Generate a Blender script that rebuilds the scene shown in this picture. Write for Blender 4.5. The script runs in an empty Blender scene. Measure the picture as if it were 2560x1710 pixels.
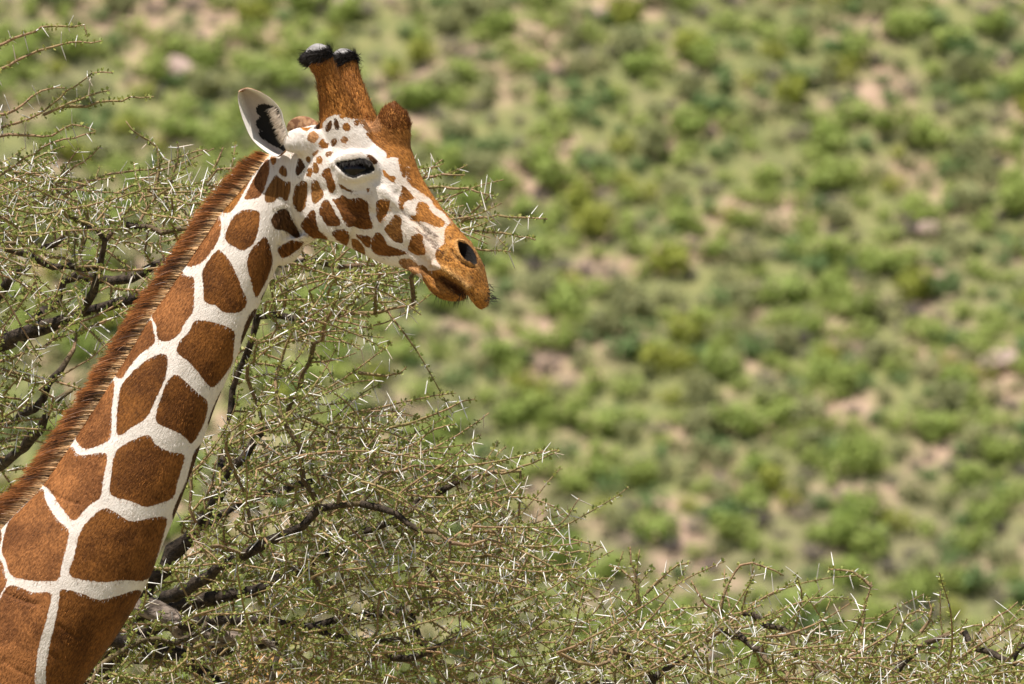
import bpy, math, time
import numpy as np
T0 = time.time()
rng = np.random.default_rng(11)
scene = bpy.context.scene
col = scene.collection

# ------------------------------------------------------------------ camera
CAM_Z, DIST, MID_Z = 2.6, 28.0, 3.87          # vehicle-roof camera, giraffe 28 m away
cam_d = bpy.data.cameras.new('camera'); cam = bpy.data.objects.new('camera', cam_d); col.objects.link(cam)
cam.location = (0, -DIST, CAM_Z)
tilt = math.atan((MID_Z - CAM_Z) / DIST)
cam.rotation_euler = (math.pi / 2 + tilt, 0, 0)
cam_d.sensor_width = 36.0
cam_d.lens = 36.0 * math.hypot(DIST, MID_Z - CAM_Z) / 2.56
cam_d.clip_start, cam_d.clip_end = 0.5, 6000
cam_d.dof.use_dof = True
cam_d.dof.focus_distance = 27.95
cam_d.dof.aperture_fstop = cam_d.lens / 35.0     # 35 mm pupil
scene.camera = cam

# ------------------------------------------------------------------ light
SUN = np.array([-0.18, -0.28, 0.94]); SUN /= np.linalg.norm(SUN)   # towards the sun
world = bpy.data.worlds.new('World'); scene.world = world; world.use_nodes = True
wn = world.node_tree.nodes; wn.clear()
sky = wn.new('ShaderNodeTexSky'); sky.sky_type = 'NISHITA'; sky.sun_disc = False
sky.sun_elevation = math.asin(SUN[2]); sky.sun_rotation = math.atan2(SUN[0], SUN[1])
bg = wn.new('ShaderNodeBackground'); bg.inputs[1].default_value = 0.062
wo = wn.new('ShaderNodeOutputWorld')
world.node_tree.links.new(sky.outputs[0], bg.inputs[0]); world.node_tree.links.new(bg.outputs[0], wo.inputs[0])
sun_d = bpy.data.lights.new('sun', 'SUN'); sun_d.energy = 5.0; sun_d.angle = math.radians(0.53); sun_d.color = (1, 0.95, 0.86)
sun = bpy.data.objects.new('sun', sun_d); col.objects.link(sun); sun.location = tuple(SUN * 60)
from mathutils import Vector
sun.rotation_euler = Vector(tuple(-SUN)).to_track_quat('-Z', 'Y').to_euler()
scene.view_settings.view_transform = 'Standard'; scene.view_settings.look = 'None'
scene.view_settings.exposure = 0.6; scene.view_settings.gamma = 1.0
scene.render.engine = 'CYCLES'
scene.cycles.use_denoising = True
scene.cycles.max_bounces = 6; scene.cycles.transparent_max_bounces = 6

# ------------------------------------------------------------------ helpers
def link(o, parent=None):
    col.objects.link(o)
    if parent is not None: o.parent = parent
    return o
def tag(o, label=None, cat=None, group=None, kind=None):
    if label: o['label'] = label
    if cat: o['category'] = cat
    if group: o['group'] = group
    if kind: o['kind'] = kind
    return o
def empty(name, loc=(0, 0, 0)):
    o = bpy.data.objects.new(name, None); o.location = loc; o.empty_display_size = 0.2
    return link(o)
def npmesh(name, V, faces, smooth=True):
    """faces: list of int arrays (n,3) or (n,4)"""
    me = bpy.data.meshes.new(name)
    V = np.asarray(V, dtype=np.float32)
    faces = [np.asarray(f, dtype=np.int32) for f in faces if len(f)]
    loops = np.concatenate([f.ravel() for f in faces])
    tot = np.concatenate([np.full(len(f), f.shape[1], dtype=np.int32) for f in faces])
    start = np.concatenate([[0], np.cumsum(tot)[:-1]]).astype(np.int32)
    me.vertices.add(len(V)); me.vertices.foreach_set('co', V.ravel())
    me.loops.add(len(loops)); me.loops.foreach_set('vertex_index', loops)
    me.polygons.add(len(tot)); me.polygons.foreach_set('loop_start', start)
    me.polygons.foreach_set('loop_total', tot)
    me.polygons.foreach_set('use_smooth', np.full(len(tot), smooth))
    me.update(calc_edges=True); me.validate()
    return me
def attr(me, name, data, typ='FLOAT', dom='POINT'):
    a = me.attributes.new(name, typ, dom)
    d = np.asarray(data, dtype=np.float32)
    if typ == 'FLOAT': a.data.foreach_set('value', d.ravel())
    elif typ == 'FLOAT_VECTOR': a.data.foreach_set('vector', d.ravel())
    else:
        if d.shape[1] == 3: d = np.concatenate([d, np.ones((len(d), 1), np.float32)], 1)
        a.data.foreach_set('color', d.ravel())
def meshobj(name, me, mat, parent=None):
    o = bpy.data.objects.new(name, me); me.materials.append(mat)
    return link(o, parent)
def sstep(a, b, x):
    t = np.clip((x - a) / (b - a), 0, 1); return t * t * (3 - 2 * t)
def norm(v): return v / np.maximum(np.linalg.norm(v, axis=-1, keepdims=True), 1e-9)
def IMG(u, w, y=0.0):
    """point at depth y (m behind the giraffe) seen at photo coordinates u,w (mm in the giraffe's plane)"""
    u = np.asarray(u, float); w = np.asarray(w, float); y = np.asarray(y, float)
    k = (DIST + y) / DIST
    return np.stack([(u - 1280) / 1000 * k, y + 0 * u, CAM_Z + (MID_Z - (w - 855) / 1000 - CAM_Z) * k], -1)
def catmull(P, n=6, closed=False):
    P = np.asarray(P, float); N = len(P)
    out = []
    rngi = range(N) if closed else range(N - 1)
    for i in rngi:
        if closed: p0, p1, p2, p3 = P[i - 1], P[i], P[(i + 1) % N], P[(i + 2) % N]
        else: p0, p1, p2, p3 = P[max(i - 1, 0)], P[i], P[i + 1], P[min(i + 2, N - 1)]
        for k in range(n):
            t = k / n
            out.append(0.5 * (2 * p1 + (p2 - p0) * t + (2 * p0 - 5 * p1 + 4 * p2 - p3) * t * t + (3 * p1 - p0 - 3 * p2 + p3) * t ** 3))
    if not closed: out.append(P[-1])
    return np.array(out)
def seg_dist(pu, pw, A, B):
    d = np.full(len(pu), 1e9)
    for (ax, ay), (bx, by) in zip(A, B):
        vx, vy = bx - ax, by - ay; L = vx * vx + vy * vy + 1e-9
        t = np.clip(((pu - ax) * vx + (pw - ay) * vy) / L, 0, 1)
        d = np.minimum(d, (pu - ax - t * vx) ** 2 + (pw - ay - t * vy) ** 2)
    return np.sqrt(d)
def line_dist(pu, pw, pts):
    P = catmull(pts, 4); return seg_dist(pu, pw, P[:-1], P[1:])
def poly_sdf(pu, pw, poly, pad=45.0, n=4, default=-45.0):
    """positive inside"""
    P = catmull(poly, n, True); out = np.full(len(pu), default)
    lo, hi = P.min(0) - pad, P.max(0) + pad
    idx = np.nonzero((pu > lo[0]) & (pu < hi[0]) & (pw > lo[1]) & (pw < hi[1]))[0]
    if len(idx) == 0: return out
    x, y = pu[idx], pw[idx]; Q = np.roll(P, -1, 0)
    d = seg_dist(x, y, P, Q); ins = np.zeros(len(x), bool)
    for (ax, ay), (bx, by) in zip(P, Q):
        if ay == by: continue
        ins ^= ((ay > y) != (by > y)) & (x < (bx - ax) * (y - ay) / (by - ay) + ax)
    out[idx] = np.where(ins, d, -d); return out
# crops of the photograph the outlines were measured in: (offset x, offset y, scale)
CR = dict(c1=(560, 80, 2.177), c4=(300, 350, 2.239), c5=(0, 900, 1.935), e5=(600, 300, 4.354), e6=(780, 340, 5.226), m=(1060, 560, 7.128))
def cv(c, pts):
    ox, oy, s = CR[c]; return [(ox + x / s, oy + y / s) for x, y in pts]

# ------------------------------------------------------------------ material helper
class NT:
    def __init__(s, name):
        s.m = bpy.data.materials.new(name); s.m.use_nodes = True
        s.n = s.m.node_tree.nodes; s.l = s.m.node_tree.links
        s.p = s.n['Principled BSDF']; s.out = s.n['Material Output']
    def node(s, t, **kw):
        x = s.n.new(t)
        for k, v in kw.items(): setattr(x, k, v)
        return x
    def set(s, sock, v):
        if hasattr(v, 'links') or isinstance(v, bpy.types.NodeSocket): s.l.new(v, sock)
        else: sock.default_value = v
    def attr(s, name, o='Fac'): return s.node('ShaderNodeAttribute', attribute_name=name).outputs[o]
    def noise(s, vec, scale, detail=3, rough=0.5, o='Fac', dist=0.0):
        x = s.node('ShaderNodeTexNoise'); 
        if vec is not None: s.l.new(vec, x.inputs['Vector'])
        x.inputs['Scale'].default_value = scale; x.inputs['Detail'].default_value = detail; x.inputs['Roughness'].default_value = rough
        x.inputs['Distortion'].default_value = dist
        return x.outputs[0] if o == 'Fac' else x.outputs[1]
    def math(s, op, a, b=0.0, c=0.0, clamp=False):
        x = s.node('ShaderNodeMath', operation=op, use_clamp=clamp)
        s.set(x.inputs[0], a); s.set(x.inputs[1], b); s.set(x.inputs[2], c); return x.outputs[0]
    def mapr(s, v, a, b, c=0.0, d=1.0, smooth=True):
        x = s.node('ShaderNodeMapRange', interpolation_type='SMOOTHSTEP' if smooth else 'LINEAR')
        s.set(x.inputs[0], v)
        for i, q in enumerate((a, b, c, d)): s.set(x.inputs[1 + i], q)
        return x.outputs[0]
    def mix(s, f, a, b, mode='MIX'):
        x = s.node('ShaderNodeMix', data_type='RGBA', blend_type=mode)
        s.set(x.inputs[0], f)
        for sock, v in ((x.inputs[6], a), (x.inputs[7], b)):
            s.set(sock, v if not isinstance(v, tuple) or len(v) == 4 else (*v, 1.0))
        return x.outputs[2]
    def scale(s, vec, sc):
        x = s.node('ShaderNodeMapping'); s.l.new(vec, x.inputs['Vector']); x.inputs['Scale'].default_value = sc; return x.outputs[0]
    def obj(s): return s.node('ShaderNodeTexCoord').outputs['Object']
    def bump(s, h, strength, dist):
        x = s.node('ShaderNodeBump'); s.l.new(h, x.inputs['Height']); x.inputs['Strength'].default_value = strength; x.inputs['Distance'].default_value = dist
        s.l.new(x.outputs[0], s.p.inputs['Normal'])
    def base(s, v): s.set(s.p.inputs['Base Color'], v if not isinstance(v, tuple) else (*v, 1.0))
    def rough(s, r, spec=0.3):
        s.set(s.p.inputs['Roughness'], r); s.p.inputs['Specular IOR Level'].default_value = spec

# ================================================================== GROUND AND HILLSIDE
def vnoise(x, y, seed):
    r = np.random.default_rng(seed); tab = r.random((64, 64))
    xi, yi = np.floor(x).astype(int), np.floor(y).astype(int); fx, fy = x - xi, y - yi
    fx, fy = fx * fx * (3 - 2 * fx), fy * fy * (3 - 2 * fy)
    g = lambda a, b: tab[a % 64, b % 64]
    return (g(xi, yi) * (1 - fx) + g(xi + 1, yi) * fx) * (1 - fy) + (g(xi, yi + 1) * (1 - fx) + g(xi + 1, yi + 1) * fx) * fy
HILL_Y = 300.0
def terrain(x, y):
    x = np.asarray(x, float); y = np.asarray(y, float)
    t = np.maximum(y - HILL_Y + 14 * (vnoise(x / 90 + 7, y / 90 + 3, 1) - .5), 0)
    h = 0.74 * t * sstep(-6, 8, t)
    h = np.where(h > 120, 120 + (h - 120) * 0.35, h)
    bumps = 2.6 * (vnoise(x / 11 + 20, y / 16 + 9, 2) - .5) + 0.9 * (vnoise(x / 5 + 3, y / 5 + 30, 3) - .5)
    return h + bumps * sstep(60, 330, y) 
gx = np.concatenate([np.linspace(-900, -60, 30)[:-1], np.linspace(-60, 60, 100), np.linspace(60, 900, 30)[1:]])
gy = np.concatenate([np.linspace(-120, 285, 30)[:-1], np.linspace(285, 440, 130), np.linspace(440, 1200, 40)[1:]])
GX, GY = np.meshgrid(gx, gy)
V = np.stack([GX, GY, terrain(GX, GY)], -1).reshape(-1, 3)
nx = len(gx); ii = np.arange(nx - 1)[None] + nx * np.arange(len(gy) - 1)[:, None]; ii = ii.ravel()
g_me = npmesh('ground', V, [np.stack([ii, ii + 1, ii + nx + 1, ii + nx], 1)])
m = NT('dry_soil')
o = m.obj()
n1 = m.noise(o, 0.35, 5, .6); n2 = m.noise(o, 2.2, 4, .6); n3 = m.noise(o, 0.09, 3)
c = m.mix(m.mapr(n2, .3, .7), (0.30, 0.20, 0.14), (0.47, 0.33, 0.245))
c = m.mix(m.mapr(n1, .36, .54, 0, .88), c, m.mix(m.mapr(n2, .35, .65), (0.12, 0.15, 0.05), (0.19, 0.20, 0.07)))
c = m.mix(m.mapr(n3, .5, .7, 0, .35), c, (0.20, 0.15, 0.12))
m.base(c); m.rough(.95, .1); m.bump(n2, .6, .15)
g = meshobj('ground', g_me, m.m); tag(g, kind='structure', label='pinkish tan soil rising to a bushy hillside')

# ------------------------------------------------------------------ hillside shrubs
def shrub_mesh(name, seed, nleaf, lobes, airy=0.0):
    r = np.random.default_rng(seed)
    L = np.stack([r.uniform(-.34, .34, lobes), r.uniform(-.34, .34, lobes), r.uniform(.22, .58, lobes)], 1)
    R = r.uniform(.22, .36, lobes)
    k = r.integers(0, lobes, nleaf)
    d = norm(r.normal(size=(nleaf, 3))); rad = r.uniform(.35 + .3 * (1 - airy), 1.05, nleaf) ** .6
    P = L[k] + d * (R[k] * rad)[:, None]; P[:, 2] *= 1.0
    P0ok = P[:, 2] > 0.02; P = P[P0ok]; n = len(P)
    out = d[P0ok] * .8 + np.array([0, 0, .55]) + .45 * r.normal(size=(n, 3))
    a = norm(np.cross(out, r.normal(size=(n, 3)))); b = norm(np.cross(out, a))
    s = r.uniform(.055, .105, n)[:, None]
    V = np.concatenate([P - a * s, P + b * s * .7, P + a * s, P - b * s * .7]); q = np.arange(n)
    F = np.stack([q, q + n, q + 2 * n, q + 3 * n], 1)
    # stems
    sv, sf = [], []
    base = len(V)
    for i in range(min(lobes, 6)):
        p0, p1 = np.array([0, 0, -.08]), L[i]
        for q_ in range(3):
            an = q_ * 2.094
            off = np.array([math.cos(an), math.sin(an), 0])
            sv += [p0 + off * .03, p1 + off * .008]
        for q_ in range(3):
            a0 = base + i * 6 + q_ * 2; a1 = base + i * 6 + ((q_ + 1) % 3) * 2
            sf.append((a0, a1, a1 + 1, a0 + 1))
    V = np.concatenate([V, np.array(sv)]); F = np.concatenate([F, np.array(sf)])
    me = npmesh(name, V, [F], smooth=False)
    return me
def leaf_mat(name, c1, c2, sc=1.5):
    m = NT(name); o = m.node('ShaderNodeTexCoord').outputs['Object']
    oi = m.node('ShaderNodeObjectInfo').outputs['Random']
    n = m.noise(o, sc * 4, 2)
    c = m.mix(m.math('ADD', m.math('MULTIPLY', n, .7), m.math('MULTIPLY', oi, .45), clamp=True), c1, c2)
    m.base(c); m.rough(.7, .2)
    tr = m.node('ShaderNodeBsdfTranslucent'); m.l.new(c, tr.inputs[0])
    ms = m.node('ShaderNodeMixShader'); ms.inputs[0].default_value = .34
    m.l.new(m.p.outputs[0], ms.inputs[1]); m.l.new(tr.outputs[0], ms.inputs[2]); m.l.new(ms.outputs[0], m.out.inputs[0])
    return m.m
KINDS = [
    ('leafy_shrub', 'bright green leafy shrub growing on the hillside', leaf_mat('leaf_bright', (0.26, 0.35, 0.085), (0.38, 0.44, 0.125)), .42, (.8, 1.65)),
    ('olive_shrub', 'dull olive green shrub growing on the hillside', leaf_mat('leaf_olive', (0.26, 0.28, 0.125), (0.36, 0.36, 0.18)), .25, (.75, 1.5)),
    ('dark_shrub', 'deep green dense shrub growing on the hillside', leaf_mat('leaf_deep', (0.13, 0.215, 0.08), (0.21, 0.29, 0.11)), .18, (.7, 1.4)),
    ('yellow_shrub', 'yellow green glowing shrub growing on the hillside', leaf_mat('leaf_yellow', (0.29, 0.33, 0.05), (0.36, 0.37, 0.08)), .05, (.9, 1.7)),
    ('bare_shrub', 'leafless purplish grey shrub growing on the hillside', leaf_mat('twig_grey', (0.14, 0.115, 0.115), (0.24, 0.20, 0.185)), .17, (.55, 1.15)),
]
SH = {}
for ki, kd in enumerate(KINDS):
    SH[ki] = []
    for v in range(4):
        me = shrub_mesh(kd[0], 100 + ki * 10 + v, 300 if ki != 4 else 200, 6 + v, airy=.1 + .2 * (ki == 4))
        me.materials.append(kd[2]); SH[ki].append(me)
# scatter with a minimum distance, denser to the left as in the photograph
pts = []
cell = {}
r2 = np.random.default_rng(5)
for _ in range(32000):
    x = r2.uniform(-24, 24); y = r2.uniform(302, 352)
    dens = vnoise(x / 2.3 + 11, y / 7.0 + 5, 8) * .65 + vnoise(x / 9 + 1, y / 16 + 4, 9) * .35
    if dens < .10 + .14 * sstep(-4, 16, x) + r2.normal() * .05: continue
    s = r2.uniform(.75, 1.0) if r2.random() < .35 else 1.0
    md = .60 * s
    key = (int(x // 1.2), int(y // 1.2)); ok = True
    for a in (-1, 0, 1):
        for b in (-1, 0, 1):
            for (px, py) in cell.get((key[0] + a, key[1] + b), ()):
                if (px - x) ** 2 + ((py - y) * .8) ** 2 < md * md: ok = False
    if not ok: continue
    cell.setdefault(key, []).append((x, y)); pts.append((x, y, s))
pts = np.array(pts)
pz = terrain(pts[:, 0], pts[:, 1])
kinds = r2.choice(len(KINDS), len(pts), p=np.array([k[3] for k in KINDS]) / sum(k[3] for k in KINDS))
kk = DIST / (DIST + pts[:, 1])
su = pts[:, 0] * kk * 1000 + 1280; sw = 855 - ((pz + .5 - CAM_Z) * kk + CAM_Z - MID_Z) * 1000
inframe = (su > -30) & (su < 2590) & (sw > -60) & (sw < 1740)
size = np.array([r2.uniform(*KINDS[k][4]) for k in kinds]) * pts[:, 2] * .88
score = size * inframe
order = np.argsort(-score)
single = set(order[:min(300, int(inframe.sum()))].tolist())
stuffV, stuffF, stuffK = {}, {}, {}
for i in range(len(pts)):
    k = kinds[i]; me = SH[k][i % 4]; s = size[i]
    rot = r2.uniform(0, 6.28); zs = r2.uniform(.78, 1.12)
    loc = (pts[i, 0], pts[i, 1], pz[i] - .06 * s)
    if i in single:
        o_ = bpy.data.objects.new(KINDS[k][0], me); link(o_)
        o_.location = loc; o_.rotation_euler = (0, 0, rot); o_.scale = (s, s, s * zs)
        zz = 0 if size[i] < 1.02 else (1 if size[i] < 1.22 else 2)
        tag(o_, ('small low ', 'middling ', 'large broad ')[zz] + KINDS[k][1], 'shrub', ('small ', 'middling ', 'large ')[zz] + KINDS[k][0].replace('_', ' ') + 's on the far hillside')
    else:
        v = np.empty(len(me.vertices) * 3, np.float32); me.vertices.foreach_get('co', v); v = v.reshape(-1, 3) * [s, s, s * zs]
        v = np.stack([v[:, 0] * math.cos(rot) - v[:, 1] * math.sin(rot), v[:, 0] * math.sin(rot) + v[:, 1] * math.cos(rot), v[:, 2]], 1) + loc
        f = np.empty(len(me.loops), np.int32); me.loops.foreach_get('vertex_index', f); f = f.reshape(-1, 4)[::2]
        L = stuffV.setdefault(k, []); off = sum(len(q) for q in L)
        L.append(v); stuffF.setdefault(k, []).append(f + off)
for k in stuffV:
    me = npmesh('hillside_scrub', np.concatenate(stuffV[k]), [np.concatenate(stuffF[k])], smooth=False)
    o_ = meshobj('hillside_scrub', me, KINDS[k][2])
    tag(o_, 'low mass of %s scrub filling the hillside between single shrubs' % ['bright green', 'olive', 'deep green', 'yellow green', 'leafless grey'][k], 'scrub', kind='stuff')
print('shrubs', len(pts), 'inframe', inframe.sum(), 't', round(time.time() - T0, 1))

# boulders on the hillside
m = NT('pink_granite'); o = m.obj(); n = m.noise(o, 3, 5, .6)
m.base(m.mix(n, (0.30, 0.20, 0.17), (0.52, 0.40, 0.35))); m.rough(.9, .2); m.bump(n, .8, .1)
ROCK = m.m
def hill_point(u, w):
    ys = np.linspace(301, 430, 600); P = IMG(np.full(600, u), np.full(600, w), ys)
    k = np.nonzero(P[:, 2] < terrain(P[:, 0], ys))[0]
    return P[k[0]] if len(k) else P[-1]
for i, (u, w, sz, lab) in enumerate([(445, 190, 1.25, 'largest pinkish boulder lying among the hillside shrubs'),
                                (1510, 45, .7, 'small pale rounded boulder high on the hillside'),
                                (2500, 920, 1.1, 'broad pale pink flat rock low on the hillside'),
                                (2320, 590, .8, 'greyish pink squat rock beside a soil gully'),
                                (870, 20, .8, 'brownish angular rock at the upper hillside')]):
    r = np.random.default_rng(40 + i); nl, nr = 14, 20
    th = np.linspace(0, math.pi, nl)[:, None]; ph = np.linspace(0, 2 * math.pi, nr, endpoint=False)[None]
    D = np.stack([np.sin(th) * np.cos(ph), np.sin(th) * np.sin(ph), np.cos(th) + 0 * ph], -1).reshape(-1, 3)
    for _ in range(9):
        pl = norm(r.normal(size=3)); h = r.uniform(.62, .9); dd = D @ pl; D = D - np.maximum(dd - h, 0)[:, None] * pl
    D = D * [.62, .5, .45] * sz
    a = np.arange(nl - 1)[:, None] * nr + np.arange(nr)[None]; b = np.arange(nl - 1)[:, None] * nr + (np.arange(nr)[None] + 1) % nr
    F = np.stack([a, a + nr, b + nr, b], -1).reshape(-1, 4)
    me = npmesh('boulder', D, [F], smooth=False); o_ = meshobj('boulder', me, ROCK)
    p = hill_point(u, w); o_.location = (p[0], p[1], terrain(p[0], p[1]) + .12 * sz); tag(o_, lab, 'rock', 'boulders on the hillside')

shr = [o_ for o_ in col.objects if o_.get('category') == 'shrub']
for b_ in [o_ for o_ in col.objects if o_.get('category') == 'rock']:
    near_s = min(shr, key=lambda q_: (q_.location - b_.location).length); shr.remove(near_s)
    near_s['label'] = near_s['label'].split(' growing')[0].replace('middling ', '') + ' right beside the ' + ' '.join(b_['label'].split()[:4])
    if 'group' in near_s: del near_s['group']
# ================================================================== GIRAFFE
THETA = math.radians(-20); CT, ST = math.cos(THETA), math.sin(THETA); U0 = 700.0
def loc_xy(u, y):          # local sagittal x for an image column u and lateral offset y
    return ((u - U0) + y * ST) / CT
def head_world(x, y, w):   # local head frame -> giraffe frame (u, depth, w) in mm
    return np.stack([U0 + x * CT - y * ST, x * ST + y * CT, w + 0 * x], -1)
def mm2world(P):           # (u, depth, w) mm -> metres
    return np.stack([(P[..., 0] - 1280) / 1000, P[..., 1] / 1000, MID_Z - (P[..., 2] - 855) / 1000], -1)
partsV, partsF = [], []
def add_loft(R):
    """R: (n, ring, 3) closed rings in (u, depth, w) mm, capped"""
    n, k, _ = R.shape; off = sum(len(v) for v in partsV)
    V = np.concatenate([R.reshape(-1, 3), R[0].mean(0)[None], R[-1].mean(0)[None]])
    a = np.arange(n - 1)[:, None] * k + np.arange(k)[None]; b = np.arange(n - 1)[:, None] * k + (np.arange(k)[None] + 1) % k
    q = np.stack([a, b, b + k, a + k], -1).reshape(-1, 4)
    F = np.concatenate([q[:, [0, 1, 2]], q[:, [0, 2, 3]]])
    i = np.arange(k); j = (i + 1) % k
    F = np.concatenate([F, np.stack([np.full(k, n * k), j, i], 1), np.stack([np.full(k, n * k + 1), (n - 1) * k + i, (n - 1) * k + j], 1)])
    partsV.append(V); partsF.append(F + off)
# ---- neck
NB = [(715, 350), (672, 384), (624, 443), (585, 488), (550, 529), (508, 590), (465, 654), (380, 783), (300, 913), (240, 1008), (181, 1101), (106, 1210), (15, 1308), (-80, 1420), (-190, 1545), (-330, 1680), (-500, 1800), (-680, 1880)]
NF = [(800, 540), (748, 590), (712, 625), (700, 650), (684, 684), (660, 737), (635, 788), (590, 893), (543, 1010), (505, 1107), (464, 1218), (415, 1348), (366, 1466), (305, 1575), (212, 1710), (110, 1870), (20, 2080), (-60, 2300)]
B_ = catmull(NB, 10); F_ = catmull(NF, 10)
bw = np.interp(np.linspace(0, 1, len(B_)), [0, .15, .4, .8, 1], [.34, .30, .29, .31, .36]) * np.linalg.norm(F_ - B_, axis=1)
ph = np.linspace(0, 2 * math.pi, 72, endpoint=False)
c_, h_ = (B_ + F_) / 2, (F_ - B_) / 2
cs, sn = np.cos(ph), np.sin(ph)
lat = np.sign(sn) * np.abs(sn) ** .92 * (1 + .16 * cs - .06 * np.cos(2 * ph))
R = np.empty((len(B_), 72, 3))
R[:, :, 0] = c_[:, None, 0] + h_[:, None, 0] * cs; R[:, :, 2] = c_[:, None, 1] + h_[:, None, 1] * cs
R[:, :, 1] = bw[:, None] * lat
add_loft(R)
# ---- head: top / bottom of each section (crop c1) and half widths at 1/4, 1/2, 4/5 of the height
HS = [((345, 600), (345, 900), 50, 60, 50), ((400, 535), (395, 1060), 68, 78, 55), ((470, 512), (460, 1118), 80, 88, 58),
      ((580, 500), (540, 1132), 88, 94, 62), ((700, 505), (630, 1158), 92, 97, 64), ((820, 525), (730, 1203), 86, 92, 62),
      ((930, 560), (810, 1245), 72, 84, 58), ((1012, 640), (880, 1272), 58, 70, 52), ((1050, 750), (945, 1292), 48, 60, 46),
      ((1105, 855), (1005, 1308), 42, 54, 42), ((1172, 955), (1065, 1328), 40, 50, 40), ((1240, 1045), (1125, 1338), 42, 50, 42),
      ((1300, 1120), (1190, 1352), 48, 53, 50), ((1358, 1190), (1262, 1388), 51, 55, 52), ((1400, 1275), (1325, 1440), 49, 53, 46),
      ((1426, 1380), (1362, 1490), 42, 46, 40), ((1438, 1445), (1385, 1520), 31, 34, 31), ((1438, 1488), (1402, 1530), 16, 18, 16)]
T = catmull([cv('c1', [h[0]])[0] for h in HS], 8); Bo = catmull([cv('c1', [h[1]])[0] for h in HS], 8)
W = catmull([h[2:] for h in HS], 8)
def head_ring(T, Bo, W, k=80, p=.85):
    ph = np.linspace(0, 2 * math.pi, k, endpoint=False); cs, sn = np.cos(ph), np.sin(ph)
    t = (1 - cs) / 2
    c, h = (T + Bo) / 2, (Bo - T) / 2
    R = np.empty((len(T), k, 3))
    for i in range(len(T)):
        wd = np.interp(t, [0, .25, .5, .8, 1], [W[i, 0] * .92, W[i, 0] * 1.1, W[i, 1], W[i, 2] * 1.15, W[i, 2]])
        u = c[i, 0] - h[i, 0] * cs; w = c[i, 1] - h[i, 1] * cs
        y = wd * np.sign(sn) * np.abs(sn) ** p
        R[i] = head_world((u - U0) / CT, y, w)
    return R
add_loft(head_ring(T, Bo, W))
# lower jaw and lip
JS = [((1020, 1280), (1010, 1312), 26, 28, 24), ((1075, 1295), (1058, 1340), 30, 33, 28), ((1130, 1320), (1098, 1378), 31, 35, 29), ((1175, 1345), (1130, 1428), 31, 36, 30),
      ((1225, 1375), (1178, 1466), 30, 35, 29), ((1268, 1400), (1240, 1482), 28, 32, 25), ((1300, 1430), (1292, 1478), 22, 24, 18), ((1318, 1446), (1314, 1466), 9, 9, 8)]
add_loft(head_ring(catmull([cv('c1', [h[0]])[0] for h in JS], 6), catmull([cv('c1', [h[1]])[0] for h in JS], 6), catmull([h[2:] for h in JS], 6), 48))
def add_tube(pts, both=True, k=40):
    """pts: (u_img, w_img, lateral y, radius, lateral radius) in head frame, near side"""
    P = catmull(pts, 8)
    for sgn in ((1, -1) if both else (1,)):
        x = loc_xy(P[:, 0], P[:, 2]); y = P[:, 2] * sgn; w = P[:, 1]
        C = np.stack([x, y, w], 1); tg = norm(np.gradient(C, axis=0))
        e1 = norm(np.cross(tg, np.array([0, 1.0, 0]))); e2 = np.cross(tg, e1)
        ph = np.linspace(0, 2 * math.pi, k, endpoint=False)
        R = C[:, None] + e1[:, None] * (np.cos(ph)[None, :, None] * P[:, 3][:, None, None]) + e2[:, None] * (np.sin(ph)[None, :, None] * P[:, 4][:, None, None])
        add_loft(head_world(R[..., 0], R[..., 1], R[..., 2]))
def c1(x, y): return cv('c1', [(x, y)])[0]
def T5(lst): return [(*c1(a, b), y, r, rl) for a, b, y, r, rl in lst]
# ossicones
add_tube(T5([(690, 660, -46, 70, 38), (668, 580, -50, 64, 40), (640, 500, -56, 57, 38), (614, 410, -64, 45, 32), (584, 315, -73, 34, 29), (558, 235, -81, 29, 27), (534, 185, -86, 33, 31), (520, 145, -88, 37, 35), (512, 112, -89, 31, 29), (508, 90, -89, 18, 16), (506, 78, -89, 4, 4)]))
# median lump on the forehead
add_tube(T5([(870, 690, 0, 74, 40), (890, 610, 0, 66, 44), (912, 550, 0, 54, 42), (928, 505, 0, 46, 38), (948, 474, 0, 41, 33), (962, 456, 0, 33, 28), (972, 447, 0, 22, 18), (976, 442, 0, 8, 8)]), both=False)
# ear bases
add_tube(T5([(560, 680, -58, 46, 24), (500, 640, -72, 44, 24), (440, 612, -88, 38, 25), (390, 612, -102, 31, 24), (352, 626, -112, 24, 20), (332, 634, -117, 12, 10)]))
# eye sockets, cheek muscle, cheek bone, throat
add_tube(T5([(640, 790, -60, 28, 30), (665, 772, -80, 36, 28), (725, 757, -90, 40, 26), (785, 768, -80, 34, 26), (815, 785, -60, 24, 26)]))
add_tube(T5([(480, 900, -58, 60, 22), (560, 950, -68, 70, 26), (640, 1010, -66, 66, 24), (720, 1060, -54, 48, 20)]))
add_tube(T5([(800, 850, -66, 22, 22), (880, 900, -58, 20, 20), (960, 960, -46, 17, 18), (1010, 1010, -36, 12, 14)]))
add_tube(T5([(330, 1100, 0, 40, 40), (352, 1160, 0, 36, 34), (335, 1200, 0, 30, 30), (312, 1235, 0, 22, 24), (300, 1262, 0, 12, 14)]), both=False)
add_tube(T5([(470, 1110, 0, 12, 40), (432, 1132, 0, 14, 38), (400, 1140, 0, 14, 34)]), both=False)
tmp = bpy.data.objects.new('tmp', npmesh('tmp', mm2world(np.concatenate(partsV)), [np.concatenate(partsF)])); col.objects.link(tmp)
md = tmp.modifiers.new('r', 'REMESH'); md.mode = 'VOXEL'; md.voxel_size = 0.0042; md.use_smooth_shade = True
ms = tmp.modifiers.new('s', 'SMOOTH'); ms.iterations = 9; ms.factor = .5
body_me = bpy.data.meshes.new_from_object(tmp.evaluated_get(bpy.context.evaluated_depsgraph_get()))
bpy.data.objects.remove(tmp)
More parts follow.
